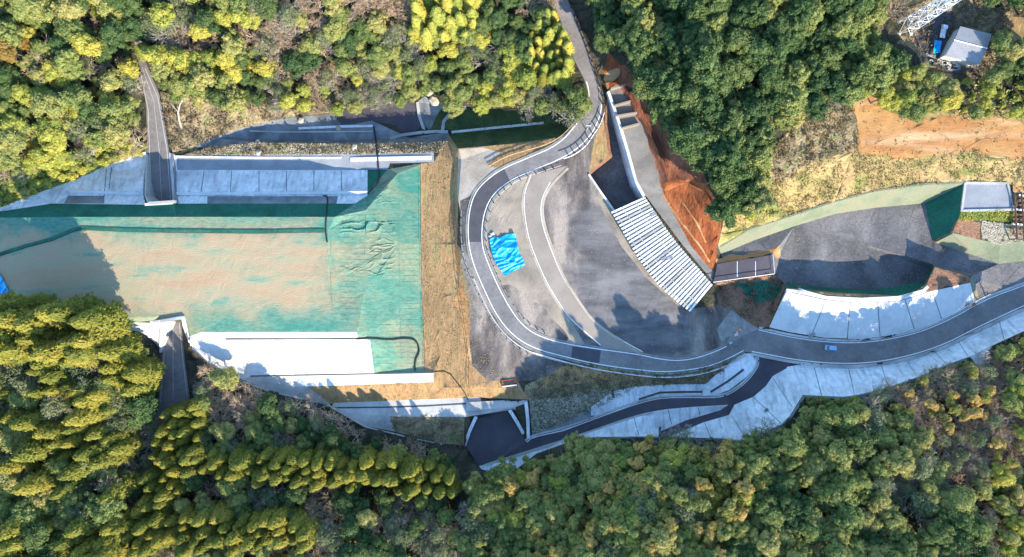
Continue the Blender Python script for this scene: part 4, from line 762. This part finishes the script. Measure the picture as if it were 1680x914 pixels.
tarp('tarpaulin', 'bright blue cover heaped in the house yard left of the roof', [(1533,66),(1545,67),(1543,86),(1531,88)], .5, .7, 51)
for i in range(16):
    px, py = random.uniform(1525, 1572), random.uniform(88, 118); py = 92 + (px - 1525) * .45 + random.uniform(-7, 7); c = G(px, py); m = MB(); L = random.uniform(1.5, 4); an = random.uniform(-.9, .2)
    m.box((c.x, c.y, c.z + .3), (L, .35, .5), an); m.box((c.x, c.y, c.z + .6), (L * .7, .6, .12), an + .2)
    tag(m.build('scrap_pile', MATS[random.choice(['steel_white', 'steel_grey', 'timber', 'concrete'])]), 'pale boards and pipes heaped in the yard in front of the house', 'scrap', 'scrap heaped before the house')
# lattice pylon
bx = W(1484, 46, 9.5); pt = empty('lattice_tower', bx); tag(pt, 'galvanised steel lattice tower rising at the top right edge', 'tower')
HT = 58.0; lv = [0, 5, 10, 14.5, 19, 23, 27, 31, 34.5, 38, 41.5, 45, 48.5, 52, 55, 58]; wd = lambda z: 1.9 * (1 - z / HT) + .65 * z / HT
leg = MB(); br = MB(); cr = lambda z: [Vector((sx * wd(z), sy * wd(z), z)) for sx, sy in ((-1,-1),(1,-1),(1,1),(-1,1))]
legs = [MB() for _ in range(4)]; rings = []
for z0, z1 in zip(lv, lv[1:]):
    A = cr(z0); B = cr(z1); rings.append(MB())
    for k in range(4):
        j = (k + 1) % 4; legs[k].bar(A[k], B[k], .15); br.bar(A[k], B[j], .08); br.bar(A[j], B[k], .08); rings[-1].bar(B[k], B[j], .12)
for l_ in legs: l_.build('leg', MATS['steel_white'], pt)
br.build('bracing', MATS['steel_white'], pt); [q_.build('ring_beam', MATS['steel_grey'], pt) for q_ in rings]
for z in (45, 50, 55):
    m = MB()
    for s in (-1, 1):
        m.bar((s * wd(z), -wd(z), z), (s * 6.5, 0, z + .4), .13); m.bar((s * wd(z), wd(z), z), (s * 6.5, 0, z + .4), .13); m.bar((s * wd(z), 0, z + 2), (s * 6.5, 0, z + .4), .1)
    m.build('cross_arm', MATS['steel_white'], pt)
for k in range(4):
    m = MB(); p = cr(0)[k]; m.bar(p + Vector((0, 0, -1)), p + Vector((0, 0, .4)), .6, 8); m.build('footing', MATS['concrete'], pt)
# sheet piling at the right edge
sp = empty('shoring_frame', W(1672, 350, 5)); tag(sp, 'rusty shoring frame with orange planks at the right edge beside the pale slab', 'frame'); o0 = sp.location
for (x0, y0, x1, y1, z, m_, nm) in ((1662,276,1700,300,8,'orange_field','plank_bed'),):
    q = [W(x, y, z) - o0 for x, y in ((x0, y0), (x1, y0 - 6), (x1, y1 + 16), (x0, y1 + 16))]; m = MB(); m.prism([(v.x, v.y) for v in q][::-1], .5, 3.0); m.build(nm, MATS[m_], sp)
for k in range(9):
    m = MB(); a = W(1663 + k * .4, 320 + k * 8, 8) - o0; m.box((a.x + 2.2, a.y, 2.4), (5.5, .5, .5), -.1); m.build('cross_beam', MATS['rust'] if k % 3 else MATS['steel_white'], sp)
for x in (1664, 1676):
    a = W(x, 316, 8.4) - o0; b = W(x + 5, 392, 8.4) - o0; m = MB(); m.bar(a, b, .3); m.build('side_beam', MATS['rust'], sp)
    for t in (0, .33, .66, 1): p = a.lerp(b, t); m = MB(); m.bar(p, Vector((p.x, p.y, -1.5)), .22); m.build('post', MATS['rust'], sp)
# poles
def pole(name, label, cat, px, py, h, m_, r_=.16, arm=False):
    c = G(px, py); r = empty(name, c); tag(r, label, cat); m = MB(); m.bar((0, 0, -.3), (0, 0, h), r_, 8, r_ * .7); m.build('shaft', MATS[m_], r)
    m = MB(); m.box((0, 0, h - .5), (1.6 if arm else .5, .14, .5 if not arm else .16)); m.build('cross_arm' if arm else 'sign_plate', MATS['steel_white'], r)
pole('utility_pole', 'grey utility pole at the fence where the road bends north', 'pole', 962, 214, 7.5, 'concrete', .17, True)
pole('utility_pole', 'pale pole standing in the trees left of the north tunnel road', 'pole', 207, 70, 9, 'concrete_white', .22, True)
pole('marker_post', 'white marker post where the two slabs meet below the lower road', 'post', 1082, 722, 3.2, 'steel_white', .12, True)
# dead trunk on the brushy bank
m = MB(); P = [G(x, y, dz) for x, y, dz in ((298,212,.1),(294,198,1.2),(292,184,2.4),(295,172,3.6),(300,163,4.6))]
for i, (a, b) in enumerate(zip(P, P[1:])): m.bar(a, b, .42 - .07 * i, 7, .36 - .07 * i)
m.bar(P[2], P[2] + Vector((-1.6, 2.5, 1.5)), .16, 6, .06); tag(m.build('dead_tree', MATS['bark_pale']), 'leaning bare dead trunk on the brushy bank right of the tunnel road', 'tree')
# loose rocks
def rockmesh(seed):
    r = np.random.default_rng(seed); import bmesh
    bm = bmesh.new(); bmesh.ops.create_icosphere(bm, subdivisions=2, radius=1)
    for v in bm.verts: v.co *= 1 + r.uniform(-.18, .18); v.co.z *= .7
    me = bpy.data.meshes.new('boulder'); bm.to_mesh(me); bm.free(); me.materials.append(MATS['rock']); return me
RM = [rockmesh(i) for i in range(4)]
for px, py, s, lb in ((423,233,1.0,'pale boulder on the planting strip left of the others'), (425,250,1.1,'pale boulder on the lower rim of the planting strip'), (582,241,1.2,'largest pale boulder on the right half of the planting strip'), (555,211,1.1,'yellowish boulder on the concrete edge of the dark trough'), (494,197,1.2,'tan boulder at the tree line above the trough'), (705,150,1.6,'pale boulder where the stream enters the trough'), (712,165,1.9,'grey boulder in the stream mouth')):
    o = link('boulder', RM[int(px) % 4]); o.location = G(px, py, .3); o.scale = (s, s * .85, s); o.rotation_euler = (0, 0, px); tag(o, lb, 'boulder')

# ------------------------------------------------------------------ vegetation
def quads(P, N_, s, ar=1.0, r=rng, up=None):
    n = len(P); N_ = N_ / np.linalg.norm(N_, axis=1)[:, None]; t = r.normal(size=(n, 3)) if up is None else up + r.normal(size=(n, 3)) * .25
    U = np.cross(N_, t); U /= np.linalg.norm(U, axis=1)[:, None] + 1e-9; V = np.cross(N_, U); s = np.asarray(s).reshape(-1, 1)
    c = np.stack([P - V * s * ar, P + U * s * .62, P + V * s * ar, P - U * s * .62], 1); return c
def meshquads(name, chunks, mt, extra=None):
    c = np.concatenate(chunks); V = c.reshape(-1, 3); F = np.arange(len(V)).reshape(-1, 4); me = bpy.data.meshes.new(name)
    if extra is not None: eV, eF = extra; F2 = eF + len(V); V = np.concatenate([V, eV])
    me.vertices.add(len(V)); me.vertices.foreach_set('co', V.ravel().astype(np.float32))
    nl = F.size + (0 if extra is None else F2.size); npoly = len(F) + (0 if extra is None else len(F2))
    li = F.ravel() if extra is None else np.concatenate([F.ravel(), F2.ravel()]); st_ = np.arange(len(F)) * 4
    if extra is not None: st_ = np.concatenate([st_, F.size + np.arange(len(F2)) * 3])
    me.loops.add(nl); me.loops.foreach_set('vertex_index', li.astype(np.int32)); me.polygons.add(npoly); me.polygons.foreach_set('loop_start', st_.astype(np.int32)); me.update(calc_edges=True); me.materials.append(MATS[mt]); return me
import bmesh
def ico(sub_):
    bm = bmesh.new(); bmesh.ops.create_icosphere(bm, subdivisions=sub_, radius=1); V = np.array([v.co[:] for v in bm.verts]); F = np.array([[v.index for v in f.verts] for f in bm.faces]); bm.free(); return V, F
IV, IF = ico(2)
def crown_broad(seed, R0=3.6, zc=8.5, hh=3.2, nl=30, nleaf=190, ls=.21, lob=(.18, .40), core=True):
    r = np.random.default_rng(seed); ch = []; eV = []; eF = []; k = 0; f1, f2, f3 = r.uniform(0, 6.28, 3)
    for i in range(nl):
        u = r.uniform(-.25, 1) if i else 1; th = 2.399 * i + r.uniform(-.5, .5); q = math.sqrt(max(0, 1 - max(u, 0) ** 2)); rr = R0 * r.uniform(.45, .9) * (1 + .22 * math.sin(2 * th + f1) + .16 * math.sin(3 * th + f2)); ax = r.uniform(.7, 1.35, 3)
        c = np.array([rr * q * math.cos(th), rr * q * math.sin(th), zc + hh * u * r.uniform(.6, 1)]); rad = R0 * r.uniform(*lob)
        n = r.normal(size=(nleaf, 3)); n /= np.linalg.norm(n, axis=1)[:, None]; n[:, 2] = np.where(n[:, 2] < -.3, -n[:, 2], n[:, 2])
        bump_ = 1 + .22 * np.sin(n[:, :1] * 7 + i) * np.cos(n[:, 1:2] * 6 - i) + r.uniform(-.16, .2, (nleaf, 1)); P = c + n * rad * bump_ * ax
        ch.append(quads(P, n + r.normal(size=n.shape) * .55, r.uniform(.7, 1.35, nleaf) * ls, 1.0, r)); eV.append(c + IV * rad * (.80 if core else .02) * ax * (1 + .1 * np.sin(IV[:, :1] * 5 + IV[:, 1:2] * 4 + i))); eF.append(IF + k); k += len(IV)
    eV.append(np.array([0, 0, zc - .2]) + IV * np.array([R0 * .58, R0 * .58, hh * .7]) * (1 if core else .05)); eF.append(IF + k)
    return ch, (np.concatenate(eV), np.concatenate(eF))
def crown_cedar(seed, Hc=16, R0=3.1, z0=4.0):
    r = np.random.default_rng(seed); ch = []; nb = 120
    for i in range(nb):
        t = (i + .5) / nb; z = z0 + (Hc - z0) * t; rr = R0 * (1 - t) ** .62 * r.uniform(.7, 1.12) + .25; th = i * 2.4 + r.uniform(-.3, .3); dx, dy = math.cos(th), math.sin(th)
        m = int(22 + 44 * (1 - t)); q = r.uniform(.35, 1, m) ** .7; lat = r.normal(size=m) * .30 * (.4 + rr * .35)
        P = np.stack([dx * rr * q - dy * lat, dy * rr * q + dx * lat, z + .5 * q - .55 * q ** 2 * rr * .5 + r.normal(size=m) * .16], 1); N_ = np.tile([dx * .7, dy * .7, .75], (m, 1)) + r.normal(size=(m, 3)) * .4
        ch.append(quads(P, N_, r.uniform(.14, .28, m), 1.6, r, up=np.array([dx, dy, -.3])))
    zz = IV[:, 2] * .5 + .5; V = np.stack([IV[:, 0] * R0 * .72 * (1 - zz * .6), IV[:, 1] * R0 * .72 * (1 - zz * .6), z0 + (Hc - z0 - 1.5) * zz], 1); return ch, (V, IF)
def trunk(h, r0, seed, limbs=5, spread=2.0, z0=.35):
    r = random.Random(seed); m = MB(); p = Vector((0, 0, -1.2)); n = 6
    for i in range(n):
        q = Vector((r.uniform(-.12, .12) * i, r.uniform(-.12, .12) * i, -1.2 + (h + 1.2) * (i + 1) / n)); m.bar(p, q, r0 * (1 - .75 * i / n), 7, r0 * (1 - .75 * (i + 1) / n)); p = q
    for i in range(limbs):
        z = h * (z0 + (.9 - z0) * i / limbs); a = 2.4 * i; s = Vector((0, 0, z)); e = s + Vector((math.cos(a) * spread, math.sin(a) * spread, spread * .6)); m.bar(s, e, r0 * .35, 5, r0 * .1)
    return m
def bare_tree(seed, h=9, sp_=3.4):
    r = random.Random(seed); T = MB(); Q = MB()
    def grow(p, d_, L, rad, lev):
        q = p + d_ * L; (T if lev < 2 else Q).bar(p, q, rad, 5 if lev < 2 else 3, rad * .65)
        if lev == 5: return
        for k in range(3 if lev < 4 else 3):
            nd = (d_ + Vector((r.gauss(0, 1), r.gauss(0, 1), r.gauss(.25, .5))) * (.55 if lev else .6)).normalized()
            if nd.z < -.1: nd.z = .1
            grow(p + d_ * L * r.uniform(.55, 1), nd, L * r.uniform(.62, .82), max(rad * .6, .035), lev + 1)
    grow(Vector((0, 0, -1)), Vector((0, 0, 1)), 4.6, .26, 0)
    for k in range(4): a = k * 1.57 + r.random(); grow(Vector((0, 0, 2.2 + .5 * k)), Vector((math.cos(a), math.sin(a), .7)).normalized(), 2.8, .15, 1)
    return T, Q
def kindmesh(name, fn, seeds, mt):
    out = []
    for s in seeds: ch, ex = fn(s); out.append(meshquads('crown', ch, mt, ex))
    return out
PROTO = {}
tb = [mesh('trunk', *(lambda m: (m.V, m.F))(trunk(9, .32, s)), MATS['bark']) for s in (1, 2, 3)]; tc_ = [mesh('trunk', *(lambda m: (m.V, m.F))(trunk(16.5, .28, 5, 4, 1.2, .5)), MATS['bark'])]
for k_n, mt in (('dark', 'leaf_dark'), ('mid', 'leaf_mid'), ('bright', 'leaf_bright'), ('orange', 'leaf_orange')):
    PROTO[k_n] = (kindmesh(k_n, crown_broad, range(10, 16) if k_n != 'orange' else (10, 12), mt), tb, 12.0, 3.6)
PROTO['big'] = (kindmesh('big', lambda s: crown_broad(s, 3.8, 9, 3.4, 50, 100, .21, (.13, .27)), (21, 22, 23, 26, 27), 'leaf_dark'), tb, 12.5, 3.8)
PROTO['bigmid'] = (kindmesh('bigmid', lambda s: crown_broad(s, 3.8, 9, 3.4, 50, 100, .21, (.13, .27)), (24, 25, 28), 'leaf_mid'), tb, 12.5, 3.8)
PROTO['cedar'] = (kindmesh('cedar', crown_cedar, (31, 32, 33, 35, 36), 'leaf_cedar'), tc_, 17.0, 2.5)
PROTO['cedarlime'] = (kindmesh('cedarlime', crown_cedar, (31, 34), 'leaf_bright'), tc_, 17.0, 2.5)
PROTO['bamboo'] = (kindmesh('bamboo', lambda s: crown_broad(s, 1.9, 10, 1.9, 18, 110, .18, (.2, .42)), (41, 42, 43), 'leaf_bamboo'), tb, 12.0, 2.6)
PROTO['bamboogreen'] = (kindmesh('bamboogreen', lambda s: crown_broad(s, 1.9, 10, 1.9, 18, 110, .18, (.2, .42)), (44, 45), 'leaf_mid'), tb, 12.0, 2.6)
PROTO['thin'] = (kindmesh('thin', lambda s: crown_broad(s, 3.6, 7.6, 3.4, 34, 55, .19, (.15, .34), False), (71, 72, 73, 74), 'leaf_grey'), None, 11.0, 3.6)
bt = [bare_tree(s) for s in (51, 52, 53)]
PROTO['bare'] = ([mesh('twigs', q.V, q.F, MATS['twig']) for _, q in bt], [mesh('trunk', t.V, t.F, MATS['bark_pale']) for t, _ in bt], 10.0, 4.0)
PROTO['thin'] = (PROTO['thin'][0], [mesh('trunk', t.V + q.V, t.F + [tuple(i + len(t.V) for i in f) for f in q.F], MATS['bark_pale']) for t, q in bt], 11.0, 3.6)
PROTO['shrub'] = (kindmesh('shrub', lambda s: crown_broad(s, 1.7, 1.3, 1.2, 14, 90, .2, (.3, .5)), (61, 62), 'leaf_bright'), None, 2.6, 1.7)
PROTO['shrubdark'] = (kindmesh('shrubdark', lambda s: crown_broad(s, 1.7, 1.3, 1.2, 14, 90, .2, (.3, .5)), (63, 64), 'leaf_mid'), None, 2.6, 1.7)
KN = {'thin': ('thin_tree', 'grey-green thin-crowned tree'), 'dark': ('dark_broadleaf_tree', 'dark green round tree'), 'mid': ('broadleaf_tree', 'olive green round tree'), 'bright': ('bright_broadleaf_tree', 'bright yellow-green round tree'), 'orange': ('autumn_tree', 'orange-brown leafed tree'),  # dark, mid and bright share the same broadleaf crowns, differing in leaf colour
      'big': ('evergreen_tree', 'deep green lumpy evergreen'), 'bigmid': ('evergreen_tree', 'lighter olive lumpy evergreen'), 'cedar': ('cedar_tree', 'pointed golden-olive cedar'), 'cedarlime': ('cedar_tree', 'pointed lime green cedar'),
      'bamboo': ('bamboo_clump', 'pale tan feathery bamboo top'), 'bamboogreen': ('bamboo_clump', 'green feathery bamboo top'), 'bare': ('bare_tree', 'bare pale-twigged tree'), 'shrub': ('shrub', 'low bright yellow-green shrub'), 'shrubdark': ('shrub', 'low olive shrub')}
FOREST = [  # polygon, kinds, spacing px, scale range, where
 ([(-30,-30),(215,-30),(208,60),(218,98),(214,130),(214,175),(220,235),(190,232),(130,255),(70,275),(-30,300)], {'mid':3,'bright':3.6,'dark':1.6,'bigmid':1.5,'orange':.25,'bare':1.0,'thin':1.2}, 24, (.5,1.3), 'in the woods left of the north tunnel road'),
 ([(236,236),(236,246),(180,262),(110,292),(50,312),(-30,345),(-30,300),(70,272),(130,252),(190,232)], {'shrub':4,'shrubdark':2}, 13, (.7,1.3), 'on the grassy strip above the left concrete slab'),
 ([(240,-30),(440,-30),(440,170),(400,172),(330,165),(285,158),(252,112),(226,60)], {'mid':3,'bright':3,'dark':1.5,'bigmid':1.5,'bare':1.0,'thin':1.5}, 23, (.5,1.15), 'in the woods right of the north tunnel road'),
 ([(440,-30),(680,-30),(690,60),(690,120),(600,120),(440,125)], {'bare':4,'mid':2,'bright':1,'dark':.6,'thin':3}, 24, (.75,1.15), 'in the thin grey wood above the trough'),
 ([(440,125),(600,120),(700,110),(700,150),(680,162),(600,172),(545,182),(480,186),(440,178)], {'bright':5,'mid':1.5,'bare':.5,'thin':2.5}, 21, (.55,.85), 'at the sunlit wood edge just above the dark trough'),
 ([(680,-30),(782,-30),(786,40),(770,58),(700,62),(682,40)], {'cedarlime':1}, 17, (.8,1.1), 'in the lime green stand at the top edge'),
 ([(786,-30),(900,-30),(905,10),(860,70),(790,50)], {'dark':2,'bare':1.2}, 25, (.7,1), 'in the dark wood left of the road leaving at the top'),
 ([(700,66),(790,52),(865,70),(865,140),(940,150),(962,140),(962,168),(945,192),(925,190),(880,180),(830,172),(780,172),(740,168),(712,150)], {'dark':3,'mid':3,'bright':1.2,'thin':1.5}, 24, (.7,1.05), 'in the wood between stream and north road'),
 ([(866,60),(905,14),(920,30),(934,75),(942,112),(930,130),(885,140),(866,110)], {'cedar':3,'cedarlime':1}, 14, (.6,.8), 'in the small golden stand beside the north road'),
 ([(975,-30),(1440,-30),(1435,60),(1470,90),(1465,130),(1400,150),(1345,160),(1330,190),(1275,205),(1262,240),(1258,290),(1250,345),(1195,350),(1186,330),(1172,290),(1152,262),(1110,205),(1085,165),(1055,130),(1035,100),(1010,80),(990,60)], {'big':6,'dark':2,'bigmid':1.6}, 24, (.8,1.35), 'in the dense dark forest above the red earth cut'),
 ([(1330,165),(1345,150),(1400,140),(1470,110),(1520,122),(1572,150),(1560,178),(1500,188),(1462,180),(1430,150),(1397,152)], {'mid':3,'bright':2,'bare':.3,'thin':2}, 22, (.6,.95), 'between the dark forest and the bare orange field'),
 ([(1170,300),(1262,250),(1262,330),(1225,352),(1190,345)], {'mid':2,'bright':3}, 18, (.5,.75), 'at the corner above the red cut and the dry grass'),
 ([(1580,130),(1720,120),(1720,190),(1600,190),(1568,178)], {'mid':2,'bright':2,'shrub':2}, 19, (.5,.8), 'on the bank right of the orange field'),
 ([(1610,-30),(1720,-30),(1720,20),(1660,16),(1620,10)], {'dark':2,'big':2}, 24, (.7,1), 'behind the house at the top right corner'), ([(1645,70),(1720,75),(1720,120),(1640,120)], {'dark':2,'mid':2}, 24, (.7,1), 'right of the house yard'),
 ([(1440,-30),(1490,-30),(1470,30),(1440,40)], {'bare':2,'mid':1}, 24, (.6,.9), 'beside the foot of the lattice tower'),
 ([(-30,505),(60,505),(150,520),(172,548),(195,562),(222,590),(232,660),(225,690),(190,700),(190,800),(180,880),(170,940),(-30,940)], {'cedar':6,'mid':1.6,'dark':1.0,'bare':.6,'bigmid':.8,'thin':1.2}, 21, (.8,1.45), 'in the shaggy plantation at the lower left'),
 ([(190,700),(252,668),(262,700),(255,760),(240,800),(215,860),(190,860)], {'mid':1,'bare':1.5,'dark':2,'thin':2}, 22, (.6,.8), 'in the dark gully below the south tunnel road'),
 ([(255,690),(320,655),(330,700),(310,760),(300,800),(250,850),(215,860),(240,800),(250,750)], {'cedar':1}, 16, (.75,1), 'in the golden row below the south tunnel road'),
 ([(322,640),(345,608),(400,640),(470,662),(540,682),(590,712),(650,725),(740,745),(745,790),(600,760),(480,745),(330,745)], {'dark':3,'mid':1.5,'bare':1.5,'thin':2.5}, 22, (.6,.9), 'in the shaded wood just below the white slope'),
 ([(300,740),(480,745),(600,760),(740,775),(740,812),(600,800),(440,790),(310,775)], {'cedar':1}, 16, (.85,1.15), 'in the long golden row across the shaded wood'),
 ([(300,775),(440,795),(600,808),(740,820),(760,940),(500,940),(500,860),(300,845)], {'dark':3,'bare':1.3,'mid':1,'thin':2}, 25, (.7,1), 'in the dark wood left of the bamboo'),
 ([(200,865),(300,845),(500,860),(510,895),(400,900),(200,905)], {'cedar':1}, 16, (.8,1.1), 'in the lower golden row near the bottom edge'),
 ([(170,905),(400,903),(510,898),(510,945),(170,945)], {'mid':2,'bare':1,'cedar':1}, 24, (.7,1), 'at the bottom edge below the golden row'),
 ([(775,785),(850,775),(905,745),(1000,728),(1090,726),(1180,730),(1225,735),(1290,700),(1300,760),(1230,800),(1200,860),(1180,940),(760,940)], {'bamboo':4,'bamboogreen':4,'mid':.9,'bright':.4,'thin':1.2,'bigmid':.8}, 13.5, (.8,1.3), 'in the mixed feathery wood at the bottom centre'),
 ([(1300,690),(1330,662),(1400,672),(1480,690),(1520,730),(1560,790),(1600,860),(1610,940),(1180,940),(1200,860),(1235,805),(1300,765)], {'big':3,'bigmid':6,'mid':2,'thin':1}, 22, (.75,1.25), 'in the dense evergreen wood at the lower right'),
 ([(1430,655),(1560,608),(1640,612),(1660,700),(1660,760),(1600,800),(1560,760),(1520,700)], {'bare':5,'bamboo':2,'thin':3}, 15, (.6,.95), 'in the tan wood under the right-hand concrete'),
 ([(1320,655),(1410,655),(1500,628),(1590,592),(1604,606),(1560,612),(1480,645),(1420,665),(1340,665)], {'shrubdark':3,'shrub':.5}, 12, (.6,1), 'along the top of the shaded concrete hillside'),
 ([(1640,600),(1612,600),(1640,575),(1720,545),(1720,940),(1610,940),(1600,860),(1610,800),(1665,760),(1668,700)], {'mid':3,'bright':2,'bare':1.3,'thin':3}, 22, (.6,.9), 'at the right edge below the road'),
]
GREC = []
def in_any(P, polys):
    r = np.zeros(len(P), bool)
    for q in polys: r |= inpoly(P, q)
    return r
TR = []
for fi, (poly, kinds, spc, sr, where) in enumerate(FOREST):
    r = np.random.default_rng(100 + fi); A = np.array(poly); lo, hi = A.min(0), A.max(0); cand = r.uniform(lo, hi, (int(np.prod(hi - lo) / spc ** 2 * 14) + 20, 2)); cand = cand[inpoly(cand, poly)]; keep = []
    for c in cand:
        if not keep or np.min(np.hypot(*(np.array(keep) - c).T)) > spc * .86: keep.append(c)
    names = list(kinds); wts = np.array([kinds[k] for k in names]); wts = wts / wts.sum()
    K_ = np.array(keep); MOD = np.stack([np.exp(3.0 * vnoise(K_, 75, 900 + 7 * len(nm_) + ord(nm_[0]))) for nm_ in names], 1) * wts; MOD /= MOD.sum(1)[:, None]
    for ci_, c in enumerate(keep):
      if math.hypot((c[0] - 1500) / 32, (c[1] - 855) / 28) < 1 or math.hypot((c[0] - 60) / 26, (c[1] - 780) / 22) < 1: continue
      TR.append((c[0], c[1], names[r.choice(len(names), p=MOD[ci_])], r.uniform(*sr), r.uniform(0, 6.28), where, r.integers(100)))
cnt_ = {}
for t in TR: cnt_[t[2]] = cnt_.get(t[2], 0) + 1
print('trees', len(TR), cnt_)
A = np.array([[t[0], t[1]] for t in TR]); TR = [((t[0], t[1], 'cedar', t[3] * 1.25) + t[4:]) if (t[0] < 190 and 400 < t[1] < 590) else t for t in TR]; hT = np.array([PROTO[t[2]][2] * t[3] * .7 for t in TR]); zg = hz(A)
for _ in range(3):
    k_ = PX * (H - (zg + hT)) / H; wx = (A[:, 0] - 840) * k_; wy = -(A[:, 1] - 457) * k_; kb = PX * (H - zg) / H; zg = hz(np.stack([840 + wx / kb, 457 - wy / kb], 1))
for i, (px, py, kd, s, rz, where, rv) in enumerate(TR):
    cr_, tk_, hh, R0 = PROTO[kd]; nm, lb = KN[kd]
    if 345 < px < 560 and 615 < py < 720: s *= 1.25
    if 1000 < px < 1190 and 80 < py < 320: s *= 1.25
    tall = 1.4 if ('bamboo' in kd and 1060 < px < 1225 and py < 800 and rv % 3 == 0) else 1.0
    sx = s * (.92 + .16 * ((rv * 7) % 10) / 10)
    if tk_ is None:
        o = link(nm, cr_[rv % len(cr_)]); o.location = (wx[i], wy[i], zg[i] - .2); o.rotation_euler = (0, 0, rz); o.scale = (sx, s, s * .9)
    else:
        o = empty(nm, (wx[i], wy[i], zg[i] - .2), rz); o.rotation_euler = (((rv * 13) % 11 - 5) * .018, ((rv * 7) % 11 - 5) * .018, rz); o.scale = (sx, s, s * tall * (.9 + .2 * ((rv * 3) % 10) / 10)); vi = rv % len(cr_)
        link('crown' if kd != 'bare' else 'twigs', cr_[vi], o); link('trunk', tk_[vi if kd == 'bare' else rv % len(tk_)], o)
    tag(o, lb + ' ' + where, 'shrub' if 'shrub' in kd else ('bamboo' if 'bamboo' in kd else 'tree'), lb + ' ' + where)

# ------------------------------------------------------------------ uncountable ground cover
def scatter(name, label, polys, n, mt, size, lift, lean=1.0, seed=1, ar=1.0, cl=5):
    r = np.random.default_rng(seed); ar_ = [max(1, (np.ptp(np.array(q)[:, 0]) * np.ptp(np.array(q)[:, 1]))) for q in polys]; P = []
    for q, a in zip(polys, ar_):
        A = np.array(q); k = int(n * a / sum(ar_)); c = r.uniform(A.min(0), A.max(0), (k, 2)); m_ = vnoise(c, 16, seed) + .5 * vnoise(c, 6, seed + 1) > -.35; c = c[inpoly(c, q) & m_]; c = c[~(inpoly(c, rp_or) & (r.random(len(c)) < .93))]; P.append(c)
    P = np.concatenate(P); P = np.repeat(P, cl, 0) + r.normal(size=(len(P) * cl, 2)) * 1.6; z = hz(P); k_ = PX * (H - z) / H
    X = np.stack([(P[:, 0] - 840) * k_, -(P[:, 1] - 457) * k_, z + r.uniform(.0, lift, len(P))], 1); N_ = r.normal(size=X.shape) * np.array([1, 1, .8]) + np.array([0, 0, lean])
    me = meshquads(name, [quads(X, N_, r.uniform(.5, 1.3, len(P)) * size, ar, r)], mt); o = link(name, me); tag(o, label, name.replace('_', ' '), None, 'stuff'); return o
rp_or = [r_[2] for r_ in REG if r_[0] == 'orange_field'][0]; FP = [f[0] for f in FOREST]
scatter('undergrowth', 'dark leafy undergrowth covering the forest floor', FP, 26000, 'leaf_mid', .45, 1.6, 1.0, 3)
rp = {n_: [r_[2] for r_ in REG if r_[0] == n_] for n_ in set(r_[0] for r_ in REG)}
scatter('dry_grass', 'tufts of dry straw-coloured grass on the slope round the orange field', rp['dry_grass_slope'], 15000, 'dry_blade', .22, .5, .6, 4, 1.4, 3)
scatter('brushwood', 'tangled brown brushwood on the cleared banks', rp['hillside_brush'] + rp['planting_strip'] + rp['green_bank'] + rp['house_yard'][:1] + rp['brush_slope'] + rp['planted_slope'] + rp['hollow'][:1], 6500, 'dry_brush', .28, 1.0, .5, 5, 1.5, 5)
scatter('ground_weeds', 'green weeds along the left wood edge and on the banks', rp['hillside_grass'] + rp['terrace_grass'], 5000, 'leaf_bright', .25, .7, 1, 6, 1, 4)
scatter('bank_weeds', 'dark weeds on the shaded grassy banks', rp['bank_grass'][:1] + rp['green_bank'] + rp['stony_bank'], 5000, 'leaf_dark', .2, .4, 1, 7, 1, 3)
scatter('terrace_weeds', 'low dry weeds on the terrace beside the embankment', rp['terrace_soil'] + rp['planting_strip'] + rp['crest_soil'], 9000, 'dry_blade', .16, .25, 1, 8, 1.2, 3)
# small stones on the gravel and rubble
def stones(name, label, polys, n, mt, s, seed):
    r = np.random.default_rng(seed); V = []; F = []; k = 0; oc = np.array([[1,0,0],[-1,0,0],[0,1,0],[0,-1,0],[0,0,.7],[0,0,-.7]]); of = np.array([[0,2,4],[2,1,4],[1,3,4],[3,0,4],[2,0,5],[1,2,5],[3,1,5],[0,3,5]]); C_ = []
    for q in polys: A = np.array(q); c = r.uniform(A.min(0), A.max(0), (n, 2)); C_.append(c[inpoly(c, q)])
    P = np.concatenate(C_); z = hz(P)
    for p, zz in zip(P, z):
        c = np.array(W(p[0], p[1], zz)); V.append(c + oc * r.uniform(.5, 1.4, (6, 1)) * s); F.append(of + k); k += 6
    me = bpy.data.meshes.new(name); me.from_pydata(np.concatenate(V).tolist(), [], np.concatenate(F).tolist()); me.materials.append(MATS[mt]); tag(link(name, me), label, 'stones', None, 'stuff')
stones('rubble_stones', 'scattered pale stones on the rubble banks and planting strip', rp['planting_strip'] + rp['rubble_bank'] + rp['stony_bank'], 1500, 'rock', .28, 11)
stones('yard_stones', 'loose stones scattered over the gravel yard and valley floor', rp['gravel_yard'] + rp['valley_floor'] + rp['yard_shoulder'], 900, 'gravel_pale', .2, 12)
